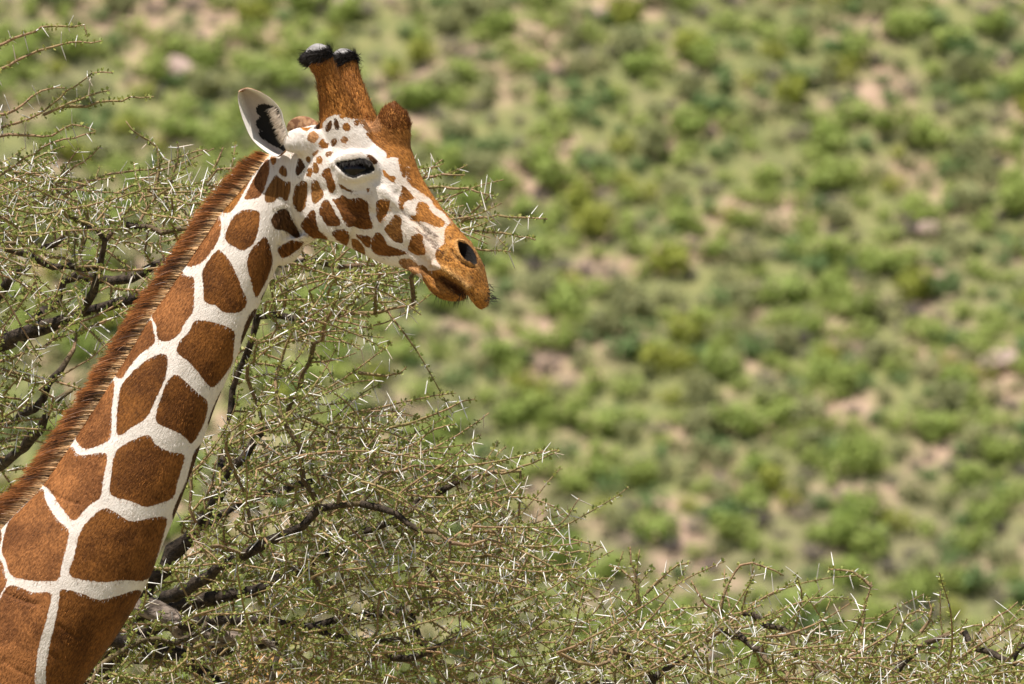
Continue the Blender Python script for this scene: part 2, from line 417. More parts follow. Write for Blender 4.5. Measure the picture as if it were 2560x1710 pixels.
def getco(me):
    v = np.empty(len(me.vertices) * 3, np.float32); me.vertices.foreach_get('co', v); return v.reshape(-1, 3).astype(float)
def getno(me):
    v = np.empty(len(me.vertices) * 3, np.float32); me.vertices.foreach_get('normal', v); return v.reshape(-1, 3).astype(float)
def pattern(V):
    """photo-plane coordinates of each point, mirrored so that both flanks carry the same coat"""
    u = V[:, 0] * 1000 + 1280; y = V[:, 1] * 1000; w = (MID_Z - V[:, 2]) * 1000 + 855
    xl = (u - U0) * CT + y * ST; yl = -(u - U0) * ST + y * CT
    hw = sstep(640, 760, u) * (w < 900)
    ph_ = U0 + xl * CT + np.abs(yl) * ST
    pu = np.where(yl > 0, u * (1 - hw) + ph_ * hw, u)
    return pu, w, xl, yl, hw
V = getco(body_me); N = getno(body_me)
pu, pw, xl, yl, hw = pattern(V)
Nl = np.stack([N[:, 0] * CT + N[:, 1] * ST, -N[:, 0] * ST + N[:, 1] * CT, N[:, 2]], 1)
latw = sstep(.15, .55, np.abs(Nl[:, 1]))
near = (pu > 560) & (pw < 900)
disp = np.zeros(len(V))
idx = np.nonzero(near)[0]; qu, qw = pu[idx], pw[idx]
def stroke(c, pts, rad, amt):
    d = line_dist(qu, qw, cv(c, pts)); disp[idx] += amt * np.exp(-(d / rad) ** 2) * latw[idx]
def area(c, poly, amt, soft):
    d = poly_sdf(qu, qw, cv(c, poly)); disp[idx] += amt * sstep(-soft * .3, soft, d) * latw[idx]
EYE = [(612, 737), (645, 727), (700, 719), (760, 714), (800, 732), (823, 768), (800, 788), (755, 800), (710, 815), (672, 800), (640, 770)]
NOSTRIL = [(625, 400), (700, 408), (800, 448), (885, 550), (930, 650), (945, 760), (905, 800), (850, 765), (750, 715), (675, 630), (632, 520)]
stroke('c1', [(600, 735), (650, 700), (710, 684), (770, 690), (815, 722)], 9, 9)      # upper lid and brow
stroke('c1', [(620, 762), (660, 812), (710, 830), (760, 815), (815, 796)], 6, 1.5)       # lower lid
area('c1', EYE, -13, 8)
stroke('c1', [(640, 850), (700, 880), (780, 880)], 8, -3)
stroke('c1', [(600, 905), (680, 985), (800, 1005), (880, 1000)], 10, -4)
stroke('c1', [(940, 900), (1000, 1010), (1080, 1090), (1150, 1180)], 9, -5)           # furrow below the face ridge
stroke('c1', [(880, 880), (950, 960), (1020, 1010)], 12, 4)
stroke('c1', [(1000, 1190), (1080, 1260), (1120, 1285)], 9, -5)
area('m', NOSTRIL, -30, 7)
stroke('m', [(600, 400), (720, 380), (850, 440), (960, 580), (985, 720)], 5, 5)
stroke('m', [(600, 400), (610, 520), (670, 650), (760, 740), (900, 820)], 5, 5)
stroke('m', [(500, 560), (570, 660), (680, 770), (780, 820), (900, 850)], 4, -5)
stroke('m', [(130, 850), (250, 880), (400, 960), (560, 1090), (720, 1230), (810, 1310)], 4.5, -14)  # mouth
stroke('m', [(200, 790), (330, 860), (480, 950), (650, 1070), (800, 1200)], 9, 9)     # upper lip
for k in range(6):
    x, y = 330 + 55 * k, 880 + 44 * k
    stroke('m', [(x, y), (x - 25, y + 60)], 2.2, -2.5)
stroke('m', [(130, 1080), (250, 1180), (420, 1290), (520, 1310)], 4, -3)
for k in range(6):   # throat folds
    stroke('e5', [(380 + 45 * k, 1000 - 10 * k), (410 + 50 * k, 1140), (480 + 45 * k, 1290 - 8 * k)], 3.2, -5.5)
for k in range(4):
    stroke('e5', [(430 + 60 * k, 1370 - 15 * k), (470 + 60 * k, 1430 - 10 * k), (510 + 50 * k, 1480 - 25 * k)], 3, -6)
for k in range(7):   # creases at the ear base
    stroke('e5', [(540 + 28 * k, 170 + 8 * k), (560 + 26 * k, 260), (560 + 28 * k, 360 - 6 * k)], 2.2, -2.8)
disp += 2.2 * (vnoise(pu / 60, pw / 60, 21) - .5) + 1.0 * (vnoise(pu / 22 + 9, pw / 22, 22) - .5)
# long muscles and folds of the neck
nk = ~near
dn = np.array([-.47, .88])
al = pu * dn[0] + pw * dn[1]; cr = pu * dn[1] - pw * dn[0]
disp += np.where(nk, 5 * (vnoise(al / 260 + 3, cr / 55 + 8, 23) - .5), 0)
for (x0, y0, x1, y1) in [(255, 650, 400, 705), (30, 1130, 200, 1190), (90, 1150, 180, 1185), (300, 1290, 390, 1345), (40, 1460, 150, 1530), (250, 1420, 330, 1460)]:
    d = line_dist(pu, pw, cv('c5', [(x0, y0), ((x0 + x1) / 2, (y0 + y1) / 2 + 4), (x1, y1)])); disp -= 2.5 * np.exp(-(d / 4) ** 2)
V = V + N * (disp / 1000)[:, None]
body_me.vertices.foreach_set('co', V.astype(np.float32).ravel()); body_me.update()
# ---- rest of the animal below the frame: trunk and legs, coarser
partsV, partsF = [], []
def oval(cx, cw, ru, rw, ry, k=32):
    ph = np.linspace(0, 2 * math.pi, k, endpoint=False)
    return cx, cw, ru, rw, ry
def loft_x(secs):   # trunk sections (u, w centre, half height, half width)
    S = catmull(secs, 6); ph = np.linspace(0, 2 * math.pi, 40, endpoint=False)
    R = np.stack([S[:, :1] + 0 * ph, S[:, 3:4] * np.sin(ph), S[:, 1:2] + S[:, 2:3] * np.cos(ph)], -1); add_loft(R)
loft_x([(-80, 2330, 60, 40), (-180, 2330, 330, 170), (-450, 2300, 480, 270), (-800, 2330, 520, 320), (-1250, 2480, 480, 340), (-1650, 2620, 420, 300), (-1900, 2680, 330, 240), (-2020, 2700, 90, 60)])
def leg(pts):
    S = catmull(pts, 6); ph = np.linspace(0, 2 * math.pi, 24, endpoint=False)
    R = np.stack([S[:, :1] + S[:, 3:4] * np.cos(ph), S[:, 2:3] + S[:, 3:4] * .8 * np.sin(ph), S[:, 1:2] + 0 * ph], -1); add_loft(R)
for sy in (-1, 1):
    leg([(-520 - 40 * sy, 2300, 190 * sy, 190), (-500 - 40 * sy, 2750, 170 * sy, 140), (-470 - 40 * sy, 3350, 150 * sy, 75), (-460 - 40 * sy, 3620, 150 * sy, 82), (-480 - 40 * sy, 3900, 150 * sy, 52), (-480 - 40 * sy, 4450, 150 * sy, 50), (-460 - 40 * sy, 4600, 150 * sy, 70), (-450 - 40 * sy, 4724, 150 * sy, 88)])
    leg([(-1680 + 50 * sy, 2550, 200 * sy, 240), (-1620 + 50 * sy, 3000, 180 * sy, 160), (-1700 + 50 * sy, 3450, 150 * sy, 85), (-1790 + 50 * sy, 3720, 150 * sy, 80), (-1740 + 50 * sy, 4000, 150 * sy, 52), (-1720 + 50 * sy, 4450, 150 * sy, 50), (-1700 + 50 * sy, 4600, 150 * sy, 70), (-1690 + 50 * sy, 4724, 150 * sy, 88)])
add_loft(R0 := R[:1].repeat(2, 0)) if False else None
tmp = bpy.data.objects.new('tmp', npmesh('tmp', mm2world(np.concatenate(partsV)), [np.concatenate(partsF)])); col.objects.link(tmp)
md = tmp.modifiers.new('r', 'REMESH'); md.mode = 'VOXEL'; md.voxel_size = 0.03
ms = tmp.modifiers.new('s', 'SMOOTH'); ms.iterations = 4
trunk_me = bpy.data.meshes.new_from_object(tmp.evaluated_get(bpy.context.evaluated_depsgraph_get())); bpy.data.objects.remove(tmp)
def polys(me):
    f = np.empty(len(me.loops), np.int32); me.loops.foreach_get('vertex_index', f); return f.reshape(-1, 4)
Vt = getco(trunk_me); nb = len(V)
coat_me = npmesh('coat', np.concatenate([V, Vt]), [np.concatenate([polys(body_me), polys(trunk_me) + nb])])
V = np.concatenate([V, Vt])
pu, pw, xl, yl, hw = pattern(V)
# ---- coat pattern
BR, DK, MD, TN, OR = (0.18, 0.068, 0.015), (0.075, 0.033, 0.012), (0.20, 0.088, 0.023), (0.40, 0.205, 0.09), (0.34, 0.14, 0.032)
RB = (0.27, 0.108, 0.035); MZ = (0.40, 0.175, 0.04)  # RB: patch brown lightened to paint the sunlit sheen along the mane side
PATCH = [
 ('c4', RB, [(830, 110), (838, 180), (820, 250), (790, 318), (740, 335), (697, 335), (715, 285), (760, 200), (800, 135)]),
 ('c4', OR, [(735, 205), (690, 300), (640, 385), (600, 414), (575, 400), (620, 330), (680, 260)]),
 ('c4', RB, [(548, 430), (567, 470), (560, 540), (520, 620), (470, 680), (400, 712), (366, 688), (420, 600), (490, 500)]),
 ('c4', BR, [(615, 470), (660, 410), (720, 395), (780, 410), (783, 470), (770, 540), (740, 600), (690, 625), (640, 605), (600, 575), (590, 545)]),
 ('c4', BR, [(820, 548), (850, 630), (855, 690), (830, 770), (790, 850), (762, 885), (740, 810), (715, 720), (715, 670), (745, 610), (785, 570)]),
 ('c4', BR, [(540, 628), (570, 628), (620, 690), (660, 770), (690, 850), (715, 915), (670, 970), (580, 970), (540, 935), (478, 912), (470, 830), (460, 750), (490, 690)]),
 ('c4', RB, [(340, 735), (370, 765), (415, 775), (418, 870), (415, 960), (370, 1030), (320, 1110), (250, 1135), (212, 1110), (205, 1040), (178, 985), (240, 880), (300, 790)]),
 ('c4', RB, [(172, 1005), (190, 1070), (200, 1110), (190, 1150), (110, 1210), (60, 1270), (10, 1341), (-25, 1300), (50, 1180), (125, 1065)]),
 ('c4', BR, [(430, 1017), (540, 1030), (640, 1075), (640, 1160), (630, 1250), (580, 1330), (525, 1390), (480, 1360), (430, 1290), (375, 1240), (328, 1200), (330, 1150), (390, 1080)]),
 ('c4', DK, [(757, 950), (770, 960), (715, 1090), (675, 1145), (700, 1040), (730, 975)]),
 ('c4', DK, [(838, 800), (850, 810), (800, 900), (788, 890), (810, 850)]),
 ('c5', BR, [(797, -25), (817, 10), (805, 90), (760, 200), (715, 285), (650, 330), (578, 372), (570, 290), (582, 160), (610, 100), (680, 30), (740, -10)]),
 ('c5', BR, [(860, 78), (900, 110), (960, 165), (1005, 205), (1000, 280), (970, 350), (930, 410), (905, 385), (850, 350), (770, 315), (762, 270), (780, 200), (815, 110)]),
 ('c5', RB, [(548, 100), (555, 150), (545, 250), (540, 380), (480, 420), (420, 435), (385, 410), (368, 372), (410, 290), (480, 190)]),
 ('c5', BR, [(718, 370), (760, 415), (830, 450), (895, 465), (880, 540), (860, 600), (840, 670), (760, 705), (700, 715), (640, 690), (545, 660), (545, 580), (560, 470), (600, 420)]),
 ('c5', RB, [(348, 420), (390, 465), (510, 455), (525, 490), (510, 570), (495, 670), (440, 710), (370, 785), (320, 740), (250, 640), (208, 592), (270, 500)]),
 ('c5', RB, [(205, 625), (230, 690), (280, 770), (340, 830), (335, 900), (310, 1000), (290, 1070), (180, 1075), (70, 1050), (40, 980), (15, 920), (42, 790), (110, 715)]),
 ('c5', BR, [(510, 725), (570, 745), (640, 785), (730, 770), (810, 765), (800, 830), (770, 930), (720, 1060), (600, 1070), (490, 1080), (350, 1050), (370, 960), (390, 860), (430, 790)]),
 ('c5', RB, [(60, 1095), (170, 1130), (255, 1130), (260, 1170), (240, 1260), (210, 1360), (195, 1440), (185, 1560), (180, 1640), (-150, 1640), (-100, 1300), (0, 1180)]),
 ('c5', BR, [(310, 1115), (420, 1140), (490, 1165), (590, 1140), (685, 1115), (660, 1200), (600, 1310), (510, 1440), (410, 1580), (330, 1680), (250, 1660), (235, 1520), (250, 1400), (285, 1250), (300, 1160)]),
 ('c5', RB, [(-160, 950), (0, 960), (35, 1045), (45, 1080), (0, 1160), (-100, 1250), (-200, 1200)]),
 ('c5', RB, [(10, 825), (-2, 920), (-120, 920), (-60, 870)]),
 ('c5', DK, [(1085, 140), (1020, 330), (1008, 300), (1050, 190)]),
 ('c5', DK, [(945, 440), (990, 430), (860, 770), (838, 745), (860, 680), (905, 580)]),
 ('e5', OR, [(330, 405), (395, 420), (385, 490), (350, 490)]),
 ('e5', MD, [(465, 510), (500, 530), (520, 580), (515, 640), (470, 625), (430, 590), (435, 545)]),
 ('e5', MD, [(390, 610), (430, 640), (500, 690), (550, 690), (558, 740), (545, 830), (520, 890), (490, 900), (460, 860), (420, 860), (370, 910), (335, 915), (290, 912), (272, 860), (285, 780), (340, 690)]),
 ('e5', DK, [(640, 450), (670, 450), (715, 530), (700, 570), (660, 620), (620, 630), (612, 570), (630, 500)]),
 ('e5', MD, [(600, 760), (650, 710), (700, 690), (740, 720), (742, 830), (725, 950), (690, 1010), (640, 1015), (590, 960), (578, 880)]),
 ('e5', MD, [(790, 700), (830, 680), (860, 700), (900, 780), (918, 850), (880, 900), (820, 945), (790, 900), (780, 800)]),
 ('e5', BR, [(905, 600), (940, 560), (990, 565), (1015, 650), (1050, 770), (1015, 830), (970, 800), (940, 700), (900, 640)]),
 ('e5', OR, [(745, 560), (790, 550), (800, 600), (775, 645), (735, 640), (732, 600)]),
 ('e5', MD, [(805, 500), (840, 500), (870, 560), (855, 615), (810, 600)]),
 ('e5', OR, [(840, 440), (880, 420), (910, 460), (890, 515), (850, 510)]),
 ('e5', MD, [(720, 440), (770, 430), (775, 470), (750, 500)]),
 ('e5', TN, [(790, 400), (850, 360), (862, 385), (810, 430)]),
 ('e5', TN, [(930, 410), (960, 375), (1025, 380), (1000, 420), (950, 440)]),
 ('e5', TN, [(735, 230), (770, 170), (810, 150), (855, 190), (860, 240), (810, 285), (760, 270)]),
 ('e5', OR, [(870, 270), (910, 230), (930, 270), (972, 290), (960, 340), (900, 340), (865, 315)]),
 ('e5', MD, [(1000, 260), (1040, 235), (1065, 250), (1040, 320), (1005, 320)]),
 ('e6', TN, [(385, 90), (430, 50), (480, 70), (485, 115), (440, 145), (395, 130)]),
 ('e5', OR, [(830, 80), (870, 55), (910, 100), (880, 135), (835, 110)]),
 ('e5', OR, [(650, 92), (700, 92), (780, 95), (760, 140), (720, 155), (670, 120)]),
 ('e5', DK, [(985, 40), (1010, 60), (1000, 140), (945, 160), (940, 110)]),
 ('e5', DK, [(1030, 30), (1060, 20), (1085, 90), (1075, 155), (1040, 130)]),
 ('c1', OR, [(650, 525), (670, 512), (692, 535), (683, 560), (655, 552)]),
 ('c1', OR, [(628, 470), (650, 455), (665, 480), (640, 492)]),
 ('c1', OR, [(710, 505), (740, 500), (735, 530), (718, 525)]),
 ('e5', DK, [(350, 1080), (400, 1010), (490, 980), (540, 1020), (580, 1110), (640, 1220), (660, 1285), (610, 1300), (560, 1260), (480, 1215), (385, 1200), (345, 1120)]),
 ('e5', BR, [(410, 1420), (440, 1380), (560, 1320), (640, 1330), (700, 1335), (660, 1390), (590, 1450), (510, 1500), (455, 1505), (420, 1460)]),
 ('e5', BR, [(660, 1150), (720, 1080), (790, 1005), (830, 1040), (845, 1150), (870, 1230), (960, 1310), (880, 1320), (780, 1290), (700, 1220)]),
 ('e5', BR, [(870, 1010), (910, 920), (960, 905), (1000, 960), (1060, 1060), (1100, 1140), (1080, 1185), (970, 1185), (910, 1120), (870, 1050)]),
 ('e6', BR, [(275, 865), (340, 860), (400, 820), (500, 860), (640, 860), (740, 920), (750, 1020), (780, 1130), (800, 1220), (770, 1255), (660, 1260), (550, 1220), (490, 1235), (440, 1180), (390, 1080), (330, 960)]),
 ('e6', BR, [(265, 1310), (330, 1260), (450, 1260), (490, 1320), (480, 1420), (440, 1450), (330, 1380)]),
 ('e6', MD, [(525, 1380), (600, 1390), (690, 1490), (700, 1570), (640, 1575), (540, 1490)]),
 ('e6', BR, [(575, 1320), (650, 1330), (770, 1350), (770, 1480), (710, 1480), (640, 1400)]),
 ('c1', BR, [(806, 1150), (835, 1105), (870, 1130), (890, 1170), (930, 1190), (1005, 1222), (930, 1235), (850, 1230), (808, 1200)]),
 ('e6', OR, [(845, 920), (900, 880), (1020, 890), (1020, 960), (990, 1060), (940, 1120), (900, 1170), (860, 1130), (850, 1040)]),
 ('e6', MD, [(950, 1260), (1010, 1190), (1100, 1070), (1180, 1130), (1170, 1250), (1200, 1380), (1190, 1450), (1100, 1430), (1030, 1370)]),
 ('e6', OR, [(1310, 1360), (1380, 1325), (1450, 1350), (1460, 1420), (1490, 1540), (1480, 1600), (1380, 1600), (1260, 1530), (1280, 1440)]),
 ('e6', OR, [(1180, 690), (1230, 720), (1330, 830), (1330, 870), (1220, 920), (1200, 1000), (1200, 1030), (1150, 980), (1130, 920), (1150, 830), (1180, 760)]),
 ('e6', OR, [(1400, 910), (1480, 910), (1530, 950), (1550, 1010), (1620, 1080), (1700, 1130), (1750, 1190), (1690, 1245), (1600, 1230), (1480, 1180), (1300, 1150), (1300, 1090), (1370, 1080), (1360, 1000)]),
 ('e6', OR, [(1140, 340), (1220, 320), (1240, 400), (1230, 580), (1190, 580), (1160, 500)]),
 ('e6', OR, [(760, -20), (760, 80), (880, 190), (980, 270), (980, 340), (1060, 320), (1150, 340), (1240, 420), (1240, 560), (1260, 650), (1380, 750), (1500, 825), (1560, 880), (1620, 980), (1720, 1050), (1830, 1180), (1960, 1330), (2050, 1330), (2000, 1150), (1890, 960), (1740, 760), (1560, 540), (1480, 400), (1420, 200), (1400, -20)]),
 ('e6', OR, [(930, 500), (960, 500), (1010, 560), (1090, 570), (1100, 610), (1070, 660), (1020, 630), (960, 570)]),
 ('e6', MD, [(360, 665), (400, 680), (470, 730), (560, 760), (560, 782), (470, 775), (390, 725)]),
 ('c1', DK, [(778, 690), (818, 700), (840, 728), (822, 745), (795, 718)]),
 ('e6', TN, [(720, 730), (770, 740), (750, 780), (730, 790)]),
 ('c1', MZ, [(1255, 1050), (1205, 1100), (1200, 1170), (1160, 1205), (1150, 1240), (1165, 1275), (1180, 1310), (1120, 1320), (1090, 1340), (1090, 1380), (1150, 1490), (1500, 1560), (1520, 1300), (1380, 1120)]),
 ('m', (0.13, 0.052, 0.015), [(280, 960), (420, 1010), (580, 1120), (740, 1250), (780, 1320), (640, 1345), (500, 1290), (380, 1180), (290, 1060)]),  # lower lip front, browned as if shaded by the overhanging upper lip
 ('c1', MD, [(1068, 1285), (1105, 1300), (1130, 1350), (1105, 1375), (1075, 1345), (1062, 1315)]),
 ('c1', TN, [(950, 1262), (1010, 1250), (1060, 1290), (1060, 1335), (1000, 1320)]),
 ('c1', OR, [(500, 510), (500, 300), (420, 230), (420, 50), (620, 50), (650, 240), (735, 420), (770, 490), (700, 490), (610, 470), (550, 500), (530, 530)]),
 ('c1', TN, [(720, 470), (770, 500), (850, 470), (860, 560), (800, 560), (760, 540)]),
 ('c1', OR, [(845, 520), (838, 470), (880, 395), (1060, 395), (1060, 560), (960, 640), (850, 600)]),
]
sd = np.full(len(V), -45.0); pc = np.tile(np.array(BR), (len(V), 1)); wsum = np.zeros(len(V)) + 1e-9; csum = np.zeros((len(V), 3))
r3 = np.random.default_rng(3)
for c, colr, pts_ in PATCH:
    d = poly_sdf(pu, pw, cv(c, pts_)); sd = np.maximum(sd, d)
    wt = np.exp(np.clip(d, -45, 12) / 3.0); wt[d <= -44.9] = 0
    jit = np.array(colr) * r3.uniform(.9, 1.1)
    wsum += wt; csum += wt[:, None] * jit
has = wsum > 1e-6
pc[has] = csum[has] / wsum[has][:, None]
def tint(w_, c_):
    pc[:] = pc * (1 - w_[:, None]) + np.array(c_) * w_[:, None]
nd = poly_sdf(pu, pw, cv('m', NOSTRIL)); tint(.75 * sstep(-13, -7, nd) * sstep(1, -2, nd), (0.50, 0.27, 0.095))          # pale nostril rim
tint(.7 * np.exp(-(line_dist(pu, pw, cv('m', [(200, 800), (330, 870), (480, 960), (650, 1080), (790, 1210)])) / 8) ** 2), (0.58, 0.36, 0.15))   # pale lip ridge
tint(.9 * sstep(-3, 5, poly_sdf(pu, pw, cv('m', [(270, 950), (420, 1010), (580, 1120), (740, 1250), (780, 1320), (640, 1345), (500, 1290), (380, 1180), (290, 1060)]))), (0.07, 0.028, 0.010))   # dark lower lip, with the upper lip's shade painted in
# trunk and legs: plain large patches
far_b = pw > 1760
q = np.stack([pu, pw], 1)[far_b] / 320
cellv = np.minimum.reduce([np.abs(((q[:, 0] + .5 * np.floor(q[:, 1])) % 1) - 0), np.abs(((q[:, 0] + .5 * np.floor(q[:, 1])) % 1) - 1), q[:, 1] % 1, 1 - q[:, 1] % 1])
sd[far_b] = np.where(pw[far_b] > 1850, (cellv - .07) * 200, sd[far_b])
sd[pw > 3900] = -20
# nose darkening, black skin
BLACK = [('c1', EYE), ('m', NOSTRIL),
         ('c1', [(420, 225), (448, 222), (470, 190), (560, 175), (600, 140), (630, 120), (640, 50), (420, 50)])]
bk = np.full(len(V), -45.0)
for c, pts_ in BLACK: bk = np.maximum(bk, poly_sdf(pu, pw, cv(c, pts_)))
gr = poly_sdf(pu, pw, cv('c1', [(425, 40), (428, 135), (465, 130), (530, 118), (585, 98), (600, 40)]))   # bald grey horn tops
st = np.full(len(V), 99.0)
for pts_ in [[(0, 230), (120, 370), (200, 500), (330, 580), (400, 690)], [(10, 180), (130, 250), (230, 310)], [(60, 330), (200, 400), (260, 470)], [(500, 560), (570, 660), (680, 770), (780, 815)], [(440, 300), (500, 330)], [(380, 690), (450, 740)]]:
    st = np.minimum(st, line_dist(pu, pw, cv('m', pts_)))
st = np.minimum(st, line_dist(pu, pw, cv('e6', [(1300, 1090), (1420, 1200), (1600, 1330), (1650, 1370)])))
st = np.minimum(st, line_dist(pu, pw, cv('e6', [(1340, 1240), (1500, 1390), (1640, 1520)])))
st = np.minimum(st, line_dist(pu, pw, cv('e6', [(1160, 960), (1190, 1030), (1300, 1120)])))
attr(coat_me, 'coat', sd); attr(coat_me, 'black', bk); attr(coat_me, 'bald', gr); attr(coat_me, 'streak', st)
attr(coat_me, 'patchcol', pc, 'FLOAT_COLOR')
muz = poly_sdf(pu, pw, cv('c1', [(1255, 1050), (1205, 1100), (1200, 1170), (1110, 1240), (1150, 1300), (1060, 1300), (1075, 1370), (1150, 1490), (1500, 1560), (1520, 1300), (1380, 1120)]))
attr(coat_me, 'muzzle', muz); attr(coat_me, 'snout', sstep(960, 1110, pu) * (pw < 900)); attr(coat_me, 'face', sstep(760, 900, pu) * (pw < 900))
dh = np.array([.75, .66])
fa = (pu * dn[0] + pw * dn[1]) * (1 - hw) + (pu * dh[0] + pw * dh[1]) * hw
fc = (pu * dn[1] - pw * dn[0]) * (1 - hw) + (pu * dh[1] - pw * dh[0]) * hw
attr(coat_me, 'fur', np.stack([fa, fc, V[:, 1] * 1000], 1) / 1000, 'FLOAT_VECTOR')

m = NT('giraffe_coat')
fur = m.attr('fur', 'Vector')
fine = m.noise(m.scale(fur, (110, 240, 240)), 1.0, 3, .65)
fine2 = m.noise(m.scale(fur, (200, 420, 420)), 1.0, 2, .6)
mid = m.noise(fur, 34, 4, .6); big = m.noise(fur, 11, 3, .55)
edge = m.math('ADD', m.attr('coat'), m.math('MULTIPLY', m.math('SUBTRACT', fine, .5), 9.0))
edge = m.math('ADD', edge, m.math('MULTIPLY', m.math('SUBTRACT', mid, .5), 5.0))
msk = m.mapr(edge, -1.1, 1.1)
white = m.mix(m.mapr(mid, .3, .7), (0.71, 0.625, 0.56), (0.81, 0.74, 0.68))
white = m.mix(m.mapr(fine2, .25, .75, .3, 0), white, (0.50, 0.40, 0.33))
white = m.mix(m.math('MULTIPLY', m.mapr(m.noise(fur, 17, 4, .6), .48, .68), m.mapr(m.attr('face'), 0, 1, .12, .5)), white, (0.46, 0.34, 0.25))
white = m.mix(m.math('MULTIPLY', m.attr('snout'), m.mapr(mid, .3, .7, .25, .7)), white, (0.55, 0.34, 0.19))
pcol = m.attr('patchcol', 'Color')
br = m.mix(m.mapr(fine, .3, .72), m.mix(1.0, pcol, (0.55, 0.50, 0.46), 'MULTIPLY'), m.mix(1.0, pcol, (1.5, 1.5, 1.5), 'MULTIPLY'))
br = m.mix(m.mapr(big, .40, .62, 0, .8), br, m.mix(1.0, br, (0.42, 0.38, 0.36), 'MULTIPLY'))
br = m.mix(m.mapr(mid, .55, .75, 0, .5), br, m.mix(1.0, br, (1.5, 1.5, 1.5), 'MULTIPLY'))
mz = m.mapr(m.attr('muzzle'), -10, 10)
spk = m.mapr(m.noise(fur, 130, 3, .7), .52, .66)
br = m.mix(m.math('MULTIPLY', mz, m.mapr(m.noise(fur, 48, 3, .6), .5, .7, 0, .6)), br, (0.52, 0.27, 0.085))
br = m.mix(m.math('MULTIPLY', mz, m.math('MULTIPLY', spk, .85)), br, (0.07, 0.03, 0.014))
ccol = m.mix(msk, white, br)
stn = m.math('ADD', m.attr('streak'), m.math('MULTIPLY', m.math('SUBTRACT', fine, .5), 14))
ccol = m.mix(m.mapr(stn, 5, 0, 0, .75), ccol, (0.055, 0.025, 0.014))
bke = m.math('ADD', m.attr('black'), m.math('MULTIPLY', m.math('SUBTRACT', fine, .5), 9))
bm = m.mapr(bke, -2.5, .5)
ccol = m.mix(bm, ccol, (0.012, 0.010, 0.009))
bde = m.math('ADD', m.attr('bald'), m.math('MULTIPLY', m.math('SUBTRACT', fine, .5), 12))
ccol = m.mix(m.mapr(bde, -2, 3), ccol, m.mix(m.mapr(mid, .35, .65), (0.17, 0.155, 0.15), (0.34, 0.32, 0.31)))
m.base(ccol); m.rough(.7, .12)
m.bump(m.math('ADD', m.math('MULTIPLY', fine, .7), m.math('MULTIPLY', fine2, .3)), .55, .006)
COAT = m.m
gir = empty('giraffe', (-2.4, 0, 0))
tag(gir, 'reticulated giraffe with brown patches standing before the thorn tree, head in profile', 'giraffe')
def gchild(name, me, mat, parent=None):
    o_ = meshobj(name, me, mat); o_.parent = parent or gir
    if parent is None: o_.matrix_parent_inverse.translation = (2.4, 0, 0)
    return o_
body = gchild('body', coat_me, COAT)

# ---- strands of hair
def strands(P, D0, D1, L, wid, nseg=4, seed=0, flat=None):
    """ribbon hairs from roots P bending from D0 to D1; returns verts, quads, t, rnd"""
    r = np.random.default_rng(seed); n = len(P); t = np.linspace(0, 1, nseg + 1)
    C = [P]; 
    for k in range(nseg):
        f = (k + .5) / nseg; d = norm(D0 * (1 - f) + D1 * f); C.append(C[-1] + d * (L / nseg)[:, None])
    C = np.stack(C, 1)
    side = norm(np.cross(D0 + D1, np.array([0, -1.0, 0]) if flat is None else flat) + .35 * r.normal(size=(n, 3)))
    w_ = (wid * (1 - .85 * t ** 1.5))[None, :, None] * r.uniform(.7, 1.3, (n, 1, 1))
    Vv = np.stack([C - side[:, None] * w_ * .5, C + side[:, None] * w_ * .5], 2).reshape(-1, 3)
    b = np.arange(n)[:, None] * (2 * (nseg + 1)) + 2 * np.arange(nseg)[None]
    F = np.stack([b, b + 1, b + 3, b + 2], -1).reshape(-1, 4)
    tt = np.repeat(np.tile(t, n), 2); rr = np.repeat(r.random(n), 2 * (nseg + 1))
    return Vv, F, tt, rr
def hair_obj(name, data, mat, parent=None, kind='stuff'):
    Vv = np.concatenate([d[0] for d in data]); off = np.cumsum([0] + [len(d[0]) for d in data])
    F = np.concatenate([d[1] + o_ for d, o_ in zip(data, off)])
    me = npmesh(name, Vv, [F]); attr(me, 't', np.concatenate([d[2] for d in data])); attr(me, 'rnd', np.concatenate([d[3] for d in data]))
    o_ = gchild(name, me, mat, parent); o_['kind'] = kind; return o_
def hair_mat(name, root, mida, tip, dark=.35):
    m = NT(name); t = m.attr('t'); r = m.attr('rnd')
    c = m.mix(m.mapr(t, 0, .4), root, mida); c = m.mix(m.mapr(t, .6, 1), c, tip)
    c = m.mix(m.mapr(r, 0, 1, 0, 1, False), m.mix(1.0, c, (dark, dark * .9, dark * .85), 'MULTIPLY'), m.mix(1.0, c, (1.35, 1.35, 1.35), 'MULTIPLY'))
    m.base(c); m.rough(.55, .15); return m.m
# mane
Bm = catmull(NB[1:15], 40); seglen = np.r_[0, np.cumsum(np.linalg.norm(np.diff(Bm, axis=0), axis=1))]
n = 15000
s = r3.uniform(0, seglen[-1], n); bu = np.interp(s, seglen, Bm[:, 0]); bwv = np.interp(s, seglen, Bm[:, 1])
yl_ = r3.normal(0, 9, n).clip(-20, 20)
tgu = np.gradient(Bm, axis=0); tgu = norm(tgu); tu = np.interp(s, seglen, tgu[:, 0]); tw = np.interp(s, seglen, tgu[:, 1])
nu, nw = -tw, tu                      # outward (left / up)
fl = np.where(nu > 0, -1, 1); nu, nw = nu * fl, nw * fl
clump = vnoise(s / 14, yl_ * 0 + 2, 31)
f = sstep(40, 260, s)
d0 = np.stack([nu * .8 + tu * .45, np.zeros(n), nw * .8 + tw * .45], 1)
d0[:, 1] += r3.normal(0, .10, n) + yl_ * .006
lay = (.25 + .75 * f) * (.55 + .45 * clump)
d1 = np.stack([nu * .55 + tu * lay, yl_ * .01 + r3.normal(0, .12, n), nw * .55 + tw * lay], 1)
